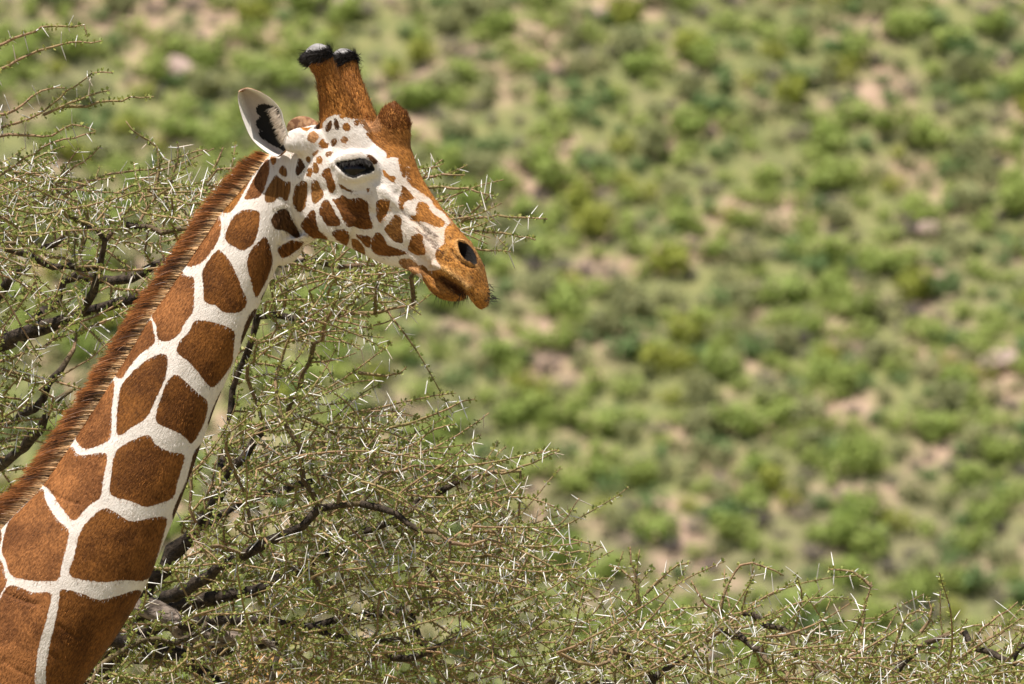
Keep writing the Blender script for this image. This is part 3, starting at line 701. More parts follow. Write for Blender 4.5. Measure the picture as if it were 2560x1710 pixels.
d0[:, [0, 2]] += r3.normal(0, .09, (n, 2)); d1[:, [0, 2]] += r3.normal(0, .13, (n, 2))
tow = lambda d: norm(np.stack([d[:, 0], d[:, 1], -d[:, 2]], 1))
ln = (np.interp(s, [0, 60, 300, 900, seglen[-1]], [42, 62, 74, 82, 92]) * r3.uniform(.72, 1.05, n) * (.85 + .25 * clump)) / 1000
roots = mm2world(np.stack([bu - nu * 6, yl_, bwv - nw * 6], 1))
data = [list(strands(roots, tow(d0), tow(d1), ln, .0019, 5, 1))]
mc = .5 * vnoise(s / 3.2 + 4, yl_ / 9 + 7, 33) + .5 * vnoise(s / 8 + 4, yl_ / 15 + 7, 34); data[0][3] = np.repeat(np.clip((mc - .5) * 1.5 + .55 + r3.normal(0, .22, n), 0, 1), 12)
m = NT('mane_hair'); t = m.attr('t'); r = m.attr('rnd')
c = m.mix(m.mapr(t, .05, .5), (0.70, 0.48, 0.27), (0.20, 0.075, 0.02)); c = m.mix(m.mapr(t, .78, 1), c, (0.42, 0.15, 0.035))
c = m.mix(m.mapr(r, .1, .9, 0, 1, False), m.mix(1.0, c, (.18, .15, .13), 'MULTIPLY'), m.mix(1.0, c, (1.6, 1.5, 1.4), 'MULTIPLY'))
m.base(c); m.rough(.42, .4)
mane = hair_obj('mane', data, m.m)
# fur on the ossicones and the forehead lump, fuzz along the coat edge
Nall = getno(coat_me)
def fur_on(poly_c, poly, n, ln, wid, up, seed, y_only=None, lift=.45, jit=.3):
    sdp = poly_sdf(pu, pw, cv(poly_c, poly)); cand = np.nonzero((sdp > 0) & (np.arange(len(V)) < nb))[0]
    r = np.random.default_rng(seed); k = r.choice(cand, n); P = V[k] + r.normal(0, .0018, (n, 3))
    d = np.array([up[0], 0, -up[1]], float)
    D = norm(d - Nall[k] * (Nall[k] @ d)[:, None] * .9); D0 = norm(Nall[k] * lift + D + r.normal(0, jit, (n, 3))); D1 = norm(D + Nall[k] * lift * .3 + r.normal(0, jit, (n, 3)))
    return strands(P - Nall[k] * .002, D0, D1, r.uniform(.6, 1.1, n) * ln, wid, 3, seed, flat=Nall[k])
HORN = [(505, 500), (505, 300), (470, 225), (500, 190), (590, 185), (640, 250), (735, 420), (760, 490), (700, 490), (610, 470), (550, 500)]
tuft = [(425, 225), (450, 225), (472, 190), (560, 175), (600, 140), (625, 120), (600, 90), (560, 118), (480, 128), (432, 140)]
hm = hair_mat('horn_fur', (0.16, 0.055, 0.014), (0.33, 0.125, 0.028), (0.40, 0.17, 0.045), .3)
hair_obj('horn_fur', [fur_on('c1', HORN, 6500, .017, .0016, (-.25, -1), 5)], hm)
hair_obj('horn_tuft', [fur_on('c1', tuft, 4200, .023, .0017, (-.5, .15), 6, lift=.8, jit=.5)], hair_mat('tuft_hair', (0.012, 0.01, 0.009), (0.014, 0.011, 0.01), (0.02, 0.015, 0.012), .6))
LUMP = [(850, 500), (845, 465), (890, 410), (1050, 410), (1040, 520), (960, 560), (880, 540)]
hair_obj('forehead_fur', [fur_on('c1', LUMP, 2600, .013, .0016, (.1, -1), 8, lift=.7, jit=.4)], hair_mat('forehead_hair', (0.10, 0.035, 0.012), (0.20, 0.07, 0.018), (0.30, 0.11, 0.03), .35))
# short coat hair over the whole visible animal
areaw = np.nonzero((np.arange(len(V)) < nb) & (pw < 1790) & (bk < -6))[0]
r = np.random.default_rng(17); n = 130000; k = r.choice(areaw, n)
P = V[k] + r.normal(0, .0022, (n, 3)); Nn = Nall[k]; P -= Nn * ((P - V[k]) * Nn).sum(1)[:, None]
hwk = hw[k][:, None]; fd = np.stack([dn[0] * (1 - hwk[:, 0]) + dh[0] * hwk[:, 0], np.zeros(n), -(dn[1] * (1 - hwk[:, 0]) + dh[1] * hwk[:, 0])], 1)
fd = norm(fd - Nn * (fd * Nn).sum(1)[:, None]); D0 = norm(fd + Nn * .35 + r.normal(0, .22, (n, 3))); D1 = norm(fd + Nn * .05 + r.normal(0, .22, (n, 3)))
dat = strands(P - Nn * .0015, D0, D1, r.uniform(.006, .012, n), .0011, 2, 18, flat=Nn)
isb = (sd[k] + r.normal(0, 1.1, n) > -.6)[:, None]
mott = .42 + 1.2 * vnoise(pu[k] / 46, pw[k] / 46, 61) * (.35 + 1.1 * vnoise(pu[k] / 13, pw[k] / 17, 62))
fcol = np.where(isb, pc[k] * (r.uniform(.45, 1.6, n) * mott)[:, None], (np.array([[.78, .71, .65]]) * (1 - .5 * (sstep(960, 1110, pu[k]) * (pw[k] < 900))[:, None]) + np.array([[.55, .34, .19]]) * .5 * (sstep(960, 1110, pu[k]) * (pw[k] < 900))[:, None]) * r.uniform(.82, 1.08, (n, 1)))
me = npmesh('coat_fur', dat[0], [dat[1]]); attr(me, 'haircol', np.repeat(fcol, 6, 0), 'FLOAT_COLOR')
m = NT('coat_hair'); m.base(m.attr('haircol', 'Color')); m.rough(.6, .12)
cf = gchild('coat_fur', me, m.m); cf['kind'] = 'stuff'
# whiskers and lip fuzz
wl = []
r = np.random.default_rng(9)
def whisk(line, n, ln, d, seed, wid=.0013, yspan=26):
    r = np.random.default_rng(seed); P = catmull(cv('m', line), 8); i = r.uniform(0, len(P) - 1.001, n); a = np.floor(i).astype(int); f = (i - a)[:, None]
    Q = P[a] * (1 - f) + P[a + 1] * f; y = r.uniform(-yspan, yspan, n)
    x = (Q[:, 0] - U0) / CT
    W_ = mm2world(head_world(x, y, Q[:, 1] - 6)); D = np.tile(np.array([d[0], 0, -d[1]], float), (n, 1)) + r.normal(0, .33, (n, 3))
    return strands(W_, norm(D), norm(D + np.array([0, 0, -.5]) + r.normal(0, .15, (n, 3))), r.uniform(.4, 1.0, n) * ln, wid, 4, seed)
wl.append(whisk([(250, 1290), (420, 1370), (560, 1375), (700, 1360), (780, 1330)], 60, .036, (.0, 1), 1))
wl.append(whisk([(1120, 1150), (1160, 1260), (1185, 1380), (1170, 1450), (1100, 1500)], 46, .026, (1, .15), 2, yspan=22))
wl.append(whisk([(900, 1440), (980, 1500), (1060, 1515)], 16, .018, (.3, 1), 3))
hair_obj('whiskers', wl, hair_mat('whisker_hair', (0.02, 0.016, 0.014), (0.03, 0.025, 0.02), (0.10, 0.09, 0.07), .7))

# ---- ears
EL = catmull(cv('c1', [(318, 672), (285, 690), (220, 655), (155, 592), (112, 500), (88, 420), (80, 365), (88, 335), (108, 326)]), 6)
ER = catmull(cv('c1', [(352, 640), (362, 618), (350, 565), (330, 500), (316, 448), (275, 395), (215, 352), (150, 327), (112, 325)]), 6)
def ear_mesh(far=False):
    na, nbx = len(EL), 26; b = np.linspace(-1, 1, nbx); a = np.linspace(0, 1, na)[:, None]
    UV = EL[:, None] * ((1 - b) / 2)[None, :, None] + ER[:, None] * ((1 + b) / 2)[None, :, None]
    cup = 46 * np.sin(np.pi * (.15 + .72 * a)) * (1 - np.abs(b) ** 2.2)[None] * (1 + .25 * b[None])
    roll = -10 * np.exp(-((b[None] - .82) / .16) ** 2) * np.sin(np.pi * np.clip(a * 1.25, 0, 1))
    y = -118 - 34 * a + cup + roll + 8 * (1 - b[None])
    x = loc_xy(UV[..., 0], y); w = UV[..., 1]
    P = np.stack([x, y, w], -1)
    du = np.gradient(P, axis=0); dv = np.gradient(P, axis=1); nn = norm(np.cross(du, dv)); 
    nn *= np.sign(nn[..., 1:2] + 1e-6)          # pointing away from the viewer side
    th = 5.0 * np.sqrt(np.clip(1 - np.abs(b) ** 6, .04, 1))[None, :, None] * np.sqrt(np.clip(1 - np.abs(2 * a[..., None] - 1) ** 10, .05, 1))
    Q = P + nn * th
    k = na * nbx; i = (np.arange(na - 1)[:, None] * nbx + np.arange(nbx - 1)[None]).ravel()
    F = [np.stack([i, i + 1, i + nbx + 1, i + nbx], 1), np.stack([i, i + nbx, i + nbx + 1, i + 1], 1) + k]
    ring = np.r_[np.arange(nbx), nbx - 1 + nbx * np.arange(1, na), (na - 1) * nbx + np.arange(nbx - 2, -1, -1), nbx * np.arange(na - 2, 0, -1)]
    r2_ = np.roll(ring, -1); F.append(np.stack([ring, ring + k, r2_ + k, r2_], 1))
    A = np.concatenate([P.reshape(-1, 3), Q.reshape(-1, 3)])
    inner = np.r_[np.ones(k), np.zeros(k)]
    iu = np.concatenate([UV.reshape(-1, 2)] * 2); edge = np.tile((np.abs(b)[None] + 0 * a).ravel(), 2)
    if far:        # laid back along the head on the far side
        base = np.array([loc_xy(c1(340, 640)[0], -118), -118, c1(340, 640)[1]])
        A = (A - base)
        A[:, 1] *= -1
        an = math.radians(-30); ca, sa = math.cos(an), math.sin(an)
        A = np.stack([A[:, 0] * ca - A[:, 2] * sa, A[:, 1], A[:, 0] * sa + A[:, 2] * ca], 1)
        bb = math.radians(62); A = np.stack([A[:, 0] * math.cos(bb) , A[:, 1] + np.abs(A[:, 0]) * math.sin(bb), A[:, 2]], 1)
        A = A + np.array([loc_xy(c1(470, 0)[0], 0), 115, c1(0, 545)[1]])
    Wd = mm2world(head_world(A[:, 0], A[:, 1], A[:, 2]))
    me = npmesh('ear', Wd, F)
    EB = [(188, 432), (212, 414), (278, 438), (288, 470), (272, 520), (282, 570), (332, 606), (357, 628), (345, 648), (290, 622), (222, 582), (205, 560), (238, 558), (228, 538), (195, 520), (193, 490), (222, 478)]
    attr(me, 'black', np.where(inner > .5, poly_sdf(iu[:, 0], iu[:, 1], cv('c1', EB), n=3), -45)); attr(me, 'inner', inner); attr(me, 'edge', edge)
    attr(me, 'fur', np.stack([iu[:, 0] * -.6 + iu[:, 1] * -.8, iu[:, 0] * .8 - iu[:, 1] * .6, A[:, 1]], 1) / 1000, 'FLOAT_VECTOR')
    return me, P
m = NT('ear_skin'); fur = m.attr('fur', 'Vector'); fn = m.noise(m.scale(fur, (80, 280, 280)), 1, 3, .6)
c = m.mix(m.mapr(m.attr('edge'), .45, .9), (0.46, 0.385, 0.34), (0.80, 0.75, 0.69))
c = m.mix(m.attr('inner'), m.mix(m.mapr(m.noise(fur, 45, 3), .42, .58), (0.20, 0.075, 0.025), (0.50, 0.27, 0.13)), c)
c = m.mix(m.mapr(fn, .3, .75, .25, 0), c, (0.28, 0.23, 0.21))
be = m.math('ADD', m.attr('black'), m.math('MULTIPLY', m.math('SUBTRACT', fn, .5), 14))
c = m.mix(m.mapr(be, -8, -5), c, (0.010, 0.008, 0.007))
m.base(c); m.rough(.7, .2); m.bump(fn, .4, .004)
EARM = m.m
me, PE = ear_mesh(False); ear = gchild('ear', me, EARM)
Q = catmull(T5([(520, 535, 92, 10, 12), (485, 500, 104, 15, 12), (450, 480, 116, 16, 11), (405, 478, 128, 17, 9), (365, 490, 138, 13, 7), (340, 508, 144, 4, 3)]), 8)
C = np.stack([loc_xy(Q[:, 0], Q[:, 2]), Q[:, 2], Q[:, 1]], 1); tg = norm(np.gradient(C, axis=0)); e1 = norm(np.cross(tg, np.array([0, 1.0, 0]))); e2 = np.cross(tg, e1); ph = np.linspace(0, 2 * math.pi, 28, endpoint=False)
R = C[:, None] + e1[:, None] * (np.cos(ph)[None, :, None] * Q[:, 3][:, None, None]) + e2[:, None] * ((np.sin(ph) + .55 * np.cos(ph) ** 2)[None, :, None] * Q[:, 4][:, None, None])
partsV, partsF = [], []; add_loft(head_world(R[..., 0], R[..., 1], R[..., 2]))
me2 = npmesh('ear', mm2world(partsV[0]), [partsF[0]]); nv = len(partsV[0]); attr(me2, 'black', np.full(nv, -45.0)); attr(me2, 'inner', np.zeros(nv)); attr(me2, 'edge', np.zeros(nv)); attr(me2, 'fur', partsV[0] / 1000, 'FLOAT_VECTOR')
ear2 = gchild('ear', me2, EARM)
# fringe hair of the near ear: pale from the front rim, black deep inside
na, nbx = PE.shape[:2]
r = np.random.default_rng(12)
def ear_pts(alo, ahi, blo, bhi, n):
    ia = (r.uniform(alo, ahi, n) * (na - 1)).astype(int); ib = (r.uniform(blo, bhi, n) * (nbx - 1)).astype(int)
    p = PE[ia, ib]; return mm2world(head_world(p[:, 0], p[:, 1], p[:, 2]))
def hair_dir(n, d, j): return norm(np.tile(np.array(d, float), (n, 1)) + r.normal(0, j, (n, 3)))
P1 = ear_pts(.22, .58, .86, .97, 900); d_ = hair_dir(900, (-.75, -.25, -.6), .25)
hair_obj('ear_fringe', [strands(P1, d_, norm(d_ + [-.2, .5, -.3]), r.uniform(.010, .024, 900), .0013, 3, 3)], hair_mat('ear_pale_hair', (0.72, 0.64, 0.55), (0.66, 0.56, 0.46), (0.60, 0.50, 0.40), .6), ear)
# ---- eyes
def sphere(rad, nl=28, nr=36):
    th = np.linspace(0, math.pi, nl)[:, None]; ph = np.linspace(0, 2 * math.pi, nr, endpoint=False)[None]
    D = np.stack([np.sin(th) * np.cos(ph), np.sin(th) * np.sin(ph), np.cos(th) + 0 * ph], -1).reshape(-1, 3) * rad
    a = np.arange(nl - 1)[:, None] * nr + np.arange(nr)[None]; b_ = np.arange(nl - 1)[:, None] * nr + (np.arange(nr)[None] + 1) % nr
    return D, np.stack([a, a + nr, b_ + nr, b_], -1).reshape(-1, 4)
m = NT('dark_eye'); m.base((0.008, 0.004, 0.003)); m.rough(.05, .3)
EYEM = m.m
eu, ew = c1(720, 768)
near_surf = np.abs(yl[(np.abs(pu - eu) < 6) & (np.abs(pw - ew) < 6)]).max() if True else 90
print('eye socket lateral', near_surf)
for sgn in (-1, 1):
    D, F = sphere(1.0); D = D * [.038, .030, .029]
    yy = -(near_surf - 23)
    x = loc_xy(eu, yy); ctr = mm2world(head_world(np.array(x), np.array(yy * -sgn), np.array(ew)))
    rot = np.stack([D[:, 0] * CT - D[:, 1] * ST, D[:, 0] * ST + D[:, 1] * CT, D[:, 2]], 1)
    gchild('eye', npmesh('eye', rot + ctr, [F]), EYEM)
# eyelashes
LASH = catmull(cv('c1', [(640, 728), (700, 717), (760, 712), (802, 730)]), 10)
r = np.random.default_rng(4); n = 220; i = r.integers(0, len(LASH), n)
lat_ = -(near_surf + 3)
x = loc_xy(LASH[i, 0], lat_); P1 = mm2world(head_world(x, np.full(n, lat_), LASH[i, 1]))
d_ = norm(np.stack([r.normal(.15, .3, n), np.full(n, -.9), r.normal(-.55, .25, n)], 1))
hair_obj('eyelashes', [strands(P1, d_, norm(d_ + [0, 0, -.6]), r.uniform(.012, .024, n), .0013, 3, 5)], hair_mat('lash_hair', (0.01, 0.008, 0.007), (0.01, 0.008, 0.007), (0.015, 0.012, 0.01), .8))
print('giraffe', len(V), 't', round(time.time() - T0, 1))

# ================================================================== THORN TREES
def tube_mesh(chains, sides):
    """chains: list of (pts, radii) -> verts, quads, radius attr"""
    Vs, Fs, Rs, off = [], [], [], 0
    ph = np.linspace(0, 2 * math.pi, sides, endpoint=False); cs, sn = np.cos(ph), np.sin(ph)
    for P, R in chains:
        n = len(P)
        if n < 2: continue
        tg = norm(np.gradient(P, axis=0)); ref = np.array([.13, .35, .93]) if abs(tg[:, 2]).mean() < .8 else np.array([1.0, .2, 0])
        e1 = norm(np.cross(tg, ref)); e2 = np.cross(tg, e1)
        ring = P[:, None] + (e1[:, None] * cs[None, :, None] + e2[:, None] * sn[None, :, None]) * np.asarray(R)[:, None, None]
        V_ = np.concatenate([ring.reshape(-1, 3), P[-1:] + tg[-1:] * R[-1]])
        a = (np.arange(n - 1)[:, None] * sides + np.arange(sides)[None]).ravel(); b = (np.arange(n - 1)[:, None] * sides + (np.arange(sides)[None] + 1) % sides).ravel()
        q = np.stack([a, b, b + sides, a + sides], 1)
        k = (n - 1) * sides; tip = np.stack([k + np.arange(sides), k + (np.arange(sides) + 1) % sides, np.full(sides, n * sides), np.full(sides, n * sides)], 1)
        Vs.append(V_); Fs.append(q + off); Fs.append(('t', tip[:, :3] + off)); Rs.append(np.r_[np.repeat(R, sides), R[-1]]); off += len(V_)
    quads = np.concatenate([f for f in Fs if not isinstance(f, tuple)]); tris = np.concatenate([f[1] for f in Fs if isinstance(f, tuple)])
    return np.concatenate(Vs), [quads, tris], np.concatenate(Rs)
def bark_mat():
    m = NT('thorn_bark'); o = m.obj(); r = m.attr('rad'); n1 = m.noise(m.scale(o, (1, 1, 1)), 55, 5, .65); n2 = m.noise(o, 6, 3)
    old = m.mix(m.mapr(n1, .35, .65), (0.022, 0.016, 0.012), (0.085, 0.062, 0.045))
    yng = m.mix(m.mapr(n2, .35, .65), (0.33, 0.25, 0.11), (0.40, 0.25, 0.145))
    yng = m.mix(m.mapr(n1, .4, .7, 0, .6), yng, (0.13, 0.09, 0.06))
    c = m.mix(m.mapr(r, .0035, .009), yng, old); m.base(c); m.rough(.85, .2); m.bump(n1, 1.0, .012); return m.m
BARK = bark_mat()
m = NT('dead_wood'); o = m.obj(); n1 = m.noise(m.scale(o, (8, 30, 30)), 1.5, 5, .7)
m.base(m.mix(m.mapr(n1, .35, .7), (0.06, 0.045, 0.036), (0.42, 0.33, 0.27))); m.rough(.9, .2); m.bump(n1, 1, .015); DEAD = m.m
m = NT('acacia_leaf'); r = m.attr('rnd')
c = m.mix(m.mapr(r, 0, .6, 0, 1, False), (0.16, 0.215, 0.055), (0.32, 0.35, 0.09)); c = m.mix(m.mapr(r, .6, 1, 0, 1, False), c, (0.45, 0.43, 0.13))
m.base(c); m.rough(.55, .3)
tr = m.node('ShaderNodeBsdfTranslucent'); m.l.new(c, tr.inputs[0]); mx = m.node('ShaderNodeMixShader'); mx.inputs[0].default_value = .35
m.l.new(m.p.outputs[0], mx.inputs[1]); m.l.new(tr.outputs[0], mx.inputs[2]); m.l.new(mx.outputs[0], m.out.inputs[0]); LEAF = m.m
m = NT('white_thorn'); t = m.attr('t'); r = m.attr('rnd')
c = m.mix(m.mapr(r, .55, 1, 0, 1), (0.80, 0.77, 0.72), (0.58, 0.47, 0.36)); c = m.mix(m.mapr(t, .85, 1, 0, .6), c, (0.2, 0.1, 0.05)); m.base(c); m.rough(.35, .5); THORN = m.m

def colonize(S, A, step, infl, kill, bias, iters, seed):
    """space colonisation; S start nodes, A attractors"""
    r = np.random.default_rng(seed)
    P = [p for p in S]; par = [-1] * len(S)
    near_i = np.zeros(len(A), int); near_d = np.full(len(A), 1e9); alive = np.ones(len(A), bool); new = list(range(len(S)))
    hitc = {}
    for it in range(iters):
        ai = np.nonzero(alive)[0]
        if len(ai) == 0 or not new: break
        NP = np.array([P[k] for k in new]); newa = np.array(new)
        for lo in range(0, len(ai), 4000):
            sl = ai[lo:lo + 4000]; d = ((A[sl][:, None] - NP[None]) ** 2).sum(-1); j = d.argmin(1); dm = np.sqrt(d[np.arange(len(sl)), j])
            b = dm < near_d[sl]; near_d[sl[b]] = dm[b]; near_i[sl[b]] = newa[j[b]]
        alive &= near_d > kill
        ai = np.nonzero(alive & (near_d < infl))[0]
        if len(ai) == 0: break
        acc = {}
        Pn = np.array(P); dv = norm(A[ai] - Pn[near_i[ai]])
        for k, v in zip(near_i[ai], dv):
            if k in acc: acc[k] += v
            else: acc[k] = v.copy()
        new = []
        for k, v in acc.items():
            if hitc.get(k, 0) > 4: continue
            hitc[k] = hitc.get(k, 0) + 1
            d = norm(norm(v) + bias + r.normal(0, .22, 3)); P.append(P[k] + d * step); par.append(k); new.append(len(P) - 1)
    return np.array(P), np.array(par)

def sample_poly(poly, n, r):
    P = np.array(poly, float); lo, hi = P.min(0), P.max(0); out = np.empty((0, 2))
    while len(out) < n:
        q = r.uniform(lo, hi, (n * 2, 2)); out = np.concatenate([out, q[poly_sdf(q[:, 0], q[:, 1], poly, n=1) > 0]])
    return out[:n]

EMPTY = [(-600, -700), (-600, 330), (290, 330), (400, 330), (560, 365), (950, 385), (1120, 385), (1370, 530), (1370, 620), (1220, 660), (1080, 740), (1010, 830), (960, 890), (1180, 975), (1230, 1010), (1400, 1110), (1470, 1230), (1500, 1350), (1560, 1360), (1900, 1400), (2200, 1420), (2560, 1480), (3200, 1450), (3200, -700)]
def thorn_tree(name, label, base, trunk, limbs, dead, regions, arcs, seed, bias, twig_dir, spr=1.0):
    """trunk / limbs: lists of (u, w, depth m, radius mm); regions: (polygon, count, depth lo, depth hi); arcs: explicit outer twigs"""
    r = np.random.default_rng(seed)
    root = empty(name, tuple(base)); tag(root, label, 'tree', 'thorn trees by the giraffe')
    inv = -np.array(base)
    def child(nm, Vv, F, mat, at, kind=None, parent=None, smooth=True):
        me = npmesh(nm, np.asarray(Vv) + inv, F, smooth)
        for k_, v_ in at.items(): attr(me, k_, v_)
        o_ = meshobj(nm, me, mat, parent or root)
        if kind: o_['kind'] = kind
        return o_
    starts = []
    def dense(lst, jit=.006):
        Q = catmull(lst, 10); P = IMG(Q[:, 0], Q[:, 1], Q[:, 2]); seg = np.r_[0, np.cumsum(np.linalg.norm(np.diff(P, axis=0), axis=1))]
        n = max(4, int(seg[-1] / .05)); s = np.linspace(0, seg[-1], n)
        P = np.stack([np.interp(s, seg, P[:, k]) for k in range(3)], 1); R = np.interp(s, seg, Q[:, 3]) / 1000
        j = r.normal(0, jit, P.shape); j[0] = 0
        R = R * (1 + .14 * r.normal(size=n).clip(-1.5, 1.5))
        return P + j, R
    P, R = dense(trunk, .02); P[0] = base + np.array([0, 0, -.1])
    Vv, F, Ra = tube_mesh([(P, R)], 14); child('trunk', Vv, F, BARK, {'rad': Ra}); starts.append(P[len(P) // 2:])
    limb_objs = []
    for lm in limbs:
        P, R = dense(lm); Vv, F, Ra = tube_mesh([(P, R)], 9); child('limb', Vv, F, BARK, {'rad': Ra}); starts.append(P)
    for lm in dead:
        P, R = dense(lm, .005); Vv, F, Ra = tube_mesh([(P, R * (1 + .12 * r.normal(size=len(R))))], 10); child('dead_limb', Vv, F, DEAD, {'rad': Ra})
    S = np.concatenate(starts)
    A = []
    for poly, n, y0, y1 in regions:
        q = sample_poly(poly, n, r); y = r.uniform(y0, y1, n); A.append(IMG(q[:, 0], q[:, 1], y))
    A = np.concatenate(A)
    P, par = colonize(S, A, .05, .9, .085, np.array(bias), 220, seed)
    nS = len(S); N = len(P)
    # thickness from the number of tips carried
    kids = [[] for _ in range(N)]
    for i in range(nS, N): kids[par[i]].append(i)
    tips = np.zeros(N)
    for i in range(N - 1, nS - 1, -1):
        if not kids[i]: tips[i] += 1
        if par[i] >= nS: tips[par[i]] += tips[i]
    rad = np.clip(.0032 * np.maximum(tips, 1) ** .50, .0032, .018)
    chains = []; stack = [i for i in range(nS, N) if par[i] < nS]
    while stack:
        i = stack.pop(); ch = [par[i], i]
        while kids[i]:
            ks = sorted(kids[i], key=lambda k: -tips[k]); stack += ks[1:]; i = ks[0]; ch.append(i)
        Q = P[ch].copy(); RR = rad[ch].copy(); RR[0] = rad[ch[1]]
        chains.append((Q, RR))
    branch_ends = [(q[-1], norm(q[-1] - q[-2])) for q, _ in chains]
    inner_pts = [(q[k], norm(q[k] - q[k - 1])) for q, rr in chains for k in range(1, len(q)) if rr[k] < .0075]
    # long arching twigs
    tw = []
    td = np.array(twig_dir, float)
    def grow(p, d, L, droop):
        for _try in range(3):
            e = p + norm(np.asarray(d)) * L * np.array([1, 1, 1]); k_ = DIST / (DIST + e[1])
            eu_ = np.array([e[0] * k_ * 1000 + 1280, e[0] * k_ * 500 + 640 + p[0] * k_ * 500 + 640]); ew_ = np.array([855 - ((e[2] - CAM_Z) * k_ + CAM_Z - MID_Z) * 1000] * 2)
            eu_[1] = eu_[0]
            if poly_sdf(eu_, ew_, EMPTY, n=1)[0] <= -44.9 or poly_sdf(eu_, ew_, EMPTY, n=1)[0] < 0: break
            L = L * .55; d = np.asarray(d) * [1, 1, .2] + [0, 0, -.15]
        else: return
        n = max(3, int(L / .028)); pts_ = [p]; dd = norm(d)
        wv = r.normal(0, .07, 3)
        for k in range(n):
            if r.random() < .16: wv = r.normal(0, .12, 3)
            dd = norm(dd + wv * .5 + r.normal(0, .05, 3) + np.array([0, 0, droop])); pts_.append(pts_[-1] + dd * (L / n))
        tw.append((np.array(pts_), np.linspace(.0036, .0015, n + 1)))
    for p, d in branch_ends:
        for _ in range(1 if r.random() < .75 else 2): grow(p, d * .5 + td * 1.1 + r.normal(0, .27, 3), r.uniform(.18, .50), r.normal(-.002, .02))
    kk_ = r.choice(len(inner_pts), int(len(inner_pts) * .13 * spr), replace=False)
    for k in kk_:
        p, d = inner_pts[k]; grow(p, d * .4 + td * .8 + r.normal(0, .45, 3), r.uniform(.10, .36), r.normal(0, .02))
    for arc in arcs:
        Q = catmull(arc, 8); PP = IMG(Q[:, 0], Q[:, 1], Q[:, 2]); seg = np.r_[0, np.cumsum(np.linalg.norm(np.diff(PP, axis=0), axis=1))]
        n = max(4, int(seg[-1] / .025)); s_ = np.linspace(0, seg[-1], n)
        PP = np.stack([np.interp(s_, seg, PP[:, k]) for k in range(3)], 1) + r.normal(0, .0022, (n, 3)); tw.append((PP, np.linspace(.0055, .0018, n)))
    thick = [c for c in chains if c[1].max() > .0085]; thin = [c for c in chains if c[1].max() <= .0085]
    if thick: Vv, F, Ra = tube_mesh(thick, 6); child('branches', Vv, F, BARK, {'rad': Ra}, 'stuff')
    Vv, F, Ra = tube_mesh(thin + tw, 4); child('twigs', Vv, F, BARK, {'rad': Ra}, 'stuff')
    # points along the thin wood for leaves and thorns
    def along(chs, gap):
        pp, tt, rr = [], [], []
        for Q, RR in chs:
            seg = np.r_[0, np.cumsum(np.linalg.norm(np.diff(Q, axis=0), axis=1))]
            s_ = np.arange(r.uniform(0, gap), seg[-1], gap) 
            if not len(s_): continue
            s_ = s_ + r.normal(0, gap * .2, len(s_)); s_ = s_.clip(0, seg[-1] - 1e-4)
            q = np.stack([np.interp(s_, seg, Q[:, k]) for k in range(3)], 1); tg = norm(np.gradient(Q, axis=0)); k = np.searchsorted(seg, s_).clip(0, len(Q) - 1)
            pp.append(q); tt.append(tg[k]); rr.append(np.interp(s_, seg, RR))
        return np.concatenate(pp), np.concatenate(tt), np.concatenate(rr)
    fine_ch = tw + [(q, rr) for q, rr in thin]
    # leaf tufts
    p, tg, rr = along(fine_ch, .0125); nl = 6
    keep = r.random(len(p)) < .74; p, tg, rr = p[keep], tg[keep], rr[keep]
    n = len(p); p = np.repeat(p, nl, 0); tg = np.repeat(tg, nl, 0); rr = np.repeat(rr, nl)
    side = norm(np.cross(tg, r.normal(size=p.shape)) + np.array([0, 0, .35])); d = norm(side + tg * r.uniform(-.3, .8, (len(p), 1)))
    L = r.uniform(.005, .0135, len(p))[:, None]; w_ = L * r.uniform(.25, .42, (len(p), 1)); b = norm(np.cross(d, r.normal(size=p.shape)))
    p0 = p + side * rr[:, None] * .7
    Vv = np.stack([p0, p0 + d * L * .55 + b * w_, p0 + d * L, p0 + d * L * .55 - b * w_], 1).reshape(-1, 3); q = np.arange(len(p)) * 4
    rd = np.repeat(np.clip(np.repeat(r.random(n), nl) * .6 + r.random(len(p)) * .4, 0, 1), 4)
    child('leaves', Vv, [np.stack([q, q + 1, q + 2, q + 3], 1)], LEAF, {'rnd': rd}, 'stuff', smooth=False)
    nleaf = len(p)
    # paired straight spines
    p, tg, rr = along(fine_ch, .042); keep = r.random(len(p)) < .8; p, tg, rr = p[keep], tg[keep], rr[keep]
    sd_ = norm(np.cross(tg, r.normal(size=p.shape) + np.array([0, 0, -.3])))
    Ps, Ds = [], []
    for sg in (-1, 1):
        k = r.random(len(p)) < .85
        d = norm(sd_ * sg + np.cross(tg, sd_) * r.uniform(-.5, .5, (len(p), 1)) + tg * r.uniform(-.1, .55, (len(p), 1)) + np.array([0, 0, -.1])); Ps.append(p[k]); Ds.append(d[k])
    p, d = np.concatenate(Ps), np.concatenate(Ds); L = np.where(r.random(len(p)) < .35, r.uniform(.012, .025, len(p)), r.uniform(.030, .062, len(p)))[:, None]
    e1 = norm(np.cross(d, r.normal(size=p.shape))); e2 = np.cross(d, e1); rb = .0019 * r.uniform(.7, 1.25, (len(p), 1))
    ring = [p + (e1 * math.cos(a) + e2 * math.sin(a)) * rb for a in (0, 2.094, 4.189)]
    ring2 = [p + d * L * .75 + (e1 * math.cos(a) + e2 * math.sin(a)) * rb * .6 for a in (0, 2.094, 4.189)]
    Vv = np.stack(ring + ring2 + [p + d * L], 1).reshape(-1, 3); q = np.arange(len(p)) * 7
    F4 = np.concatenate([np.stack([q + i, q + (i + 1) % 3, q + 3 + (i + 1) % 3, q + 3 + i], 1) for i in range(3)]); F3 = np.concatenate([np.stack([q + 3 + i, q + 3 + (i + 1) % 3, q + 6], 1) for i in range(3)])
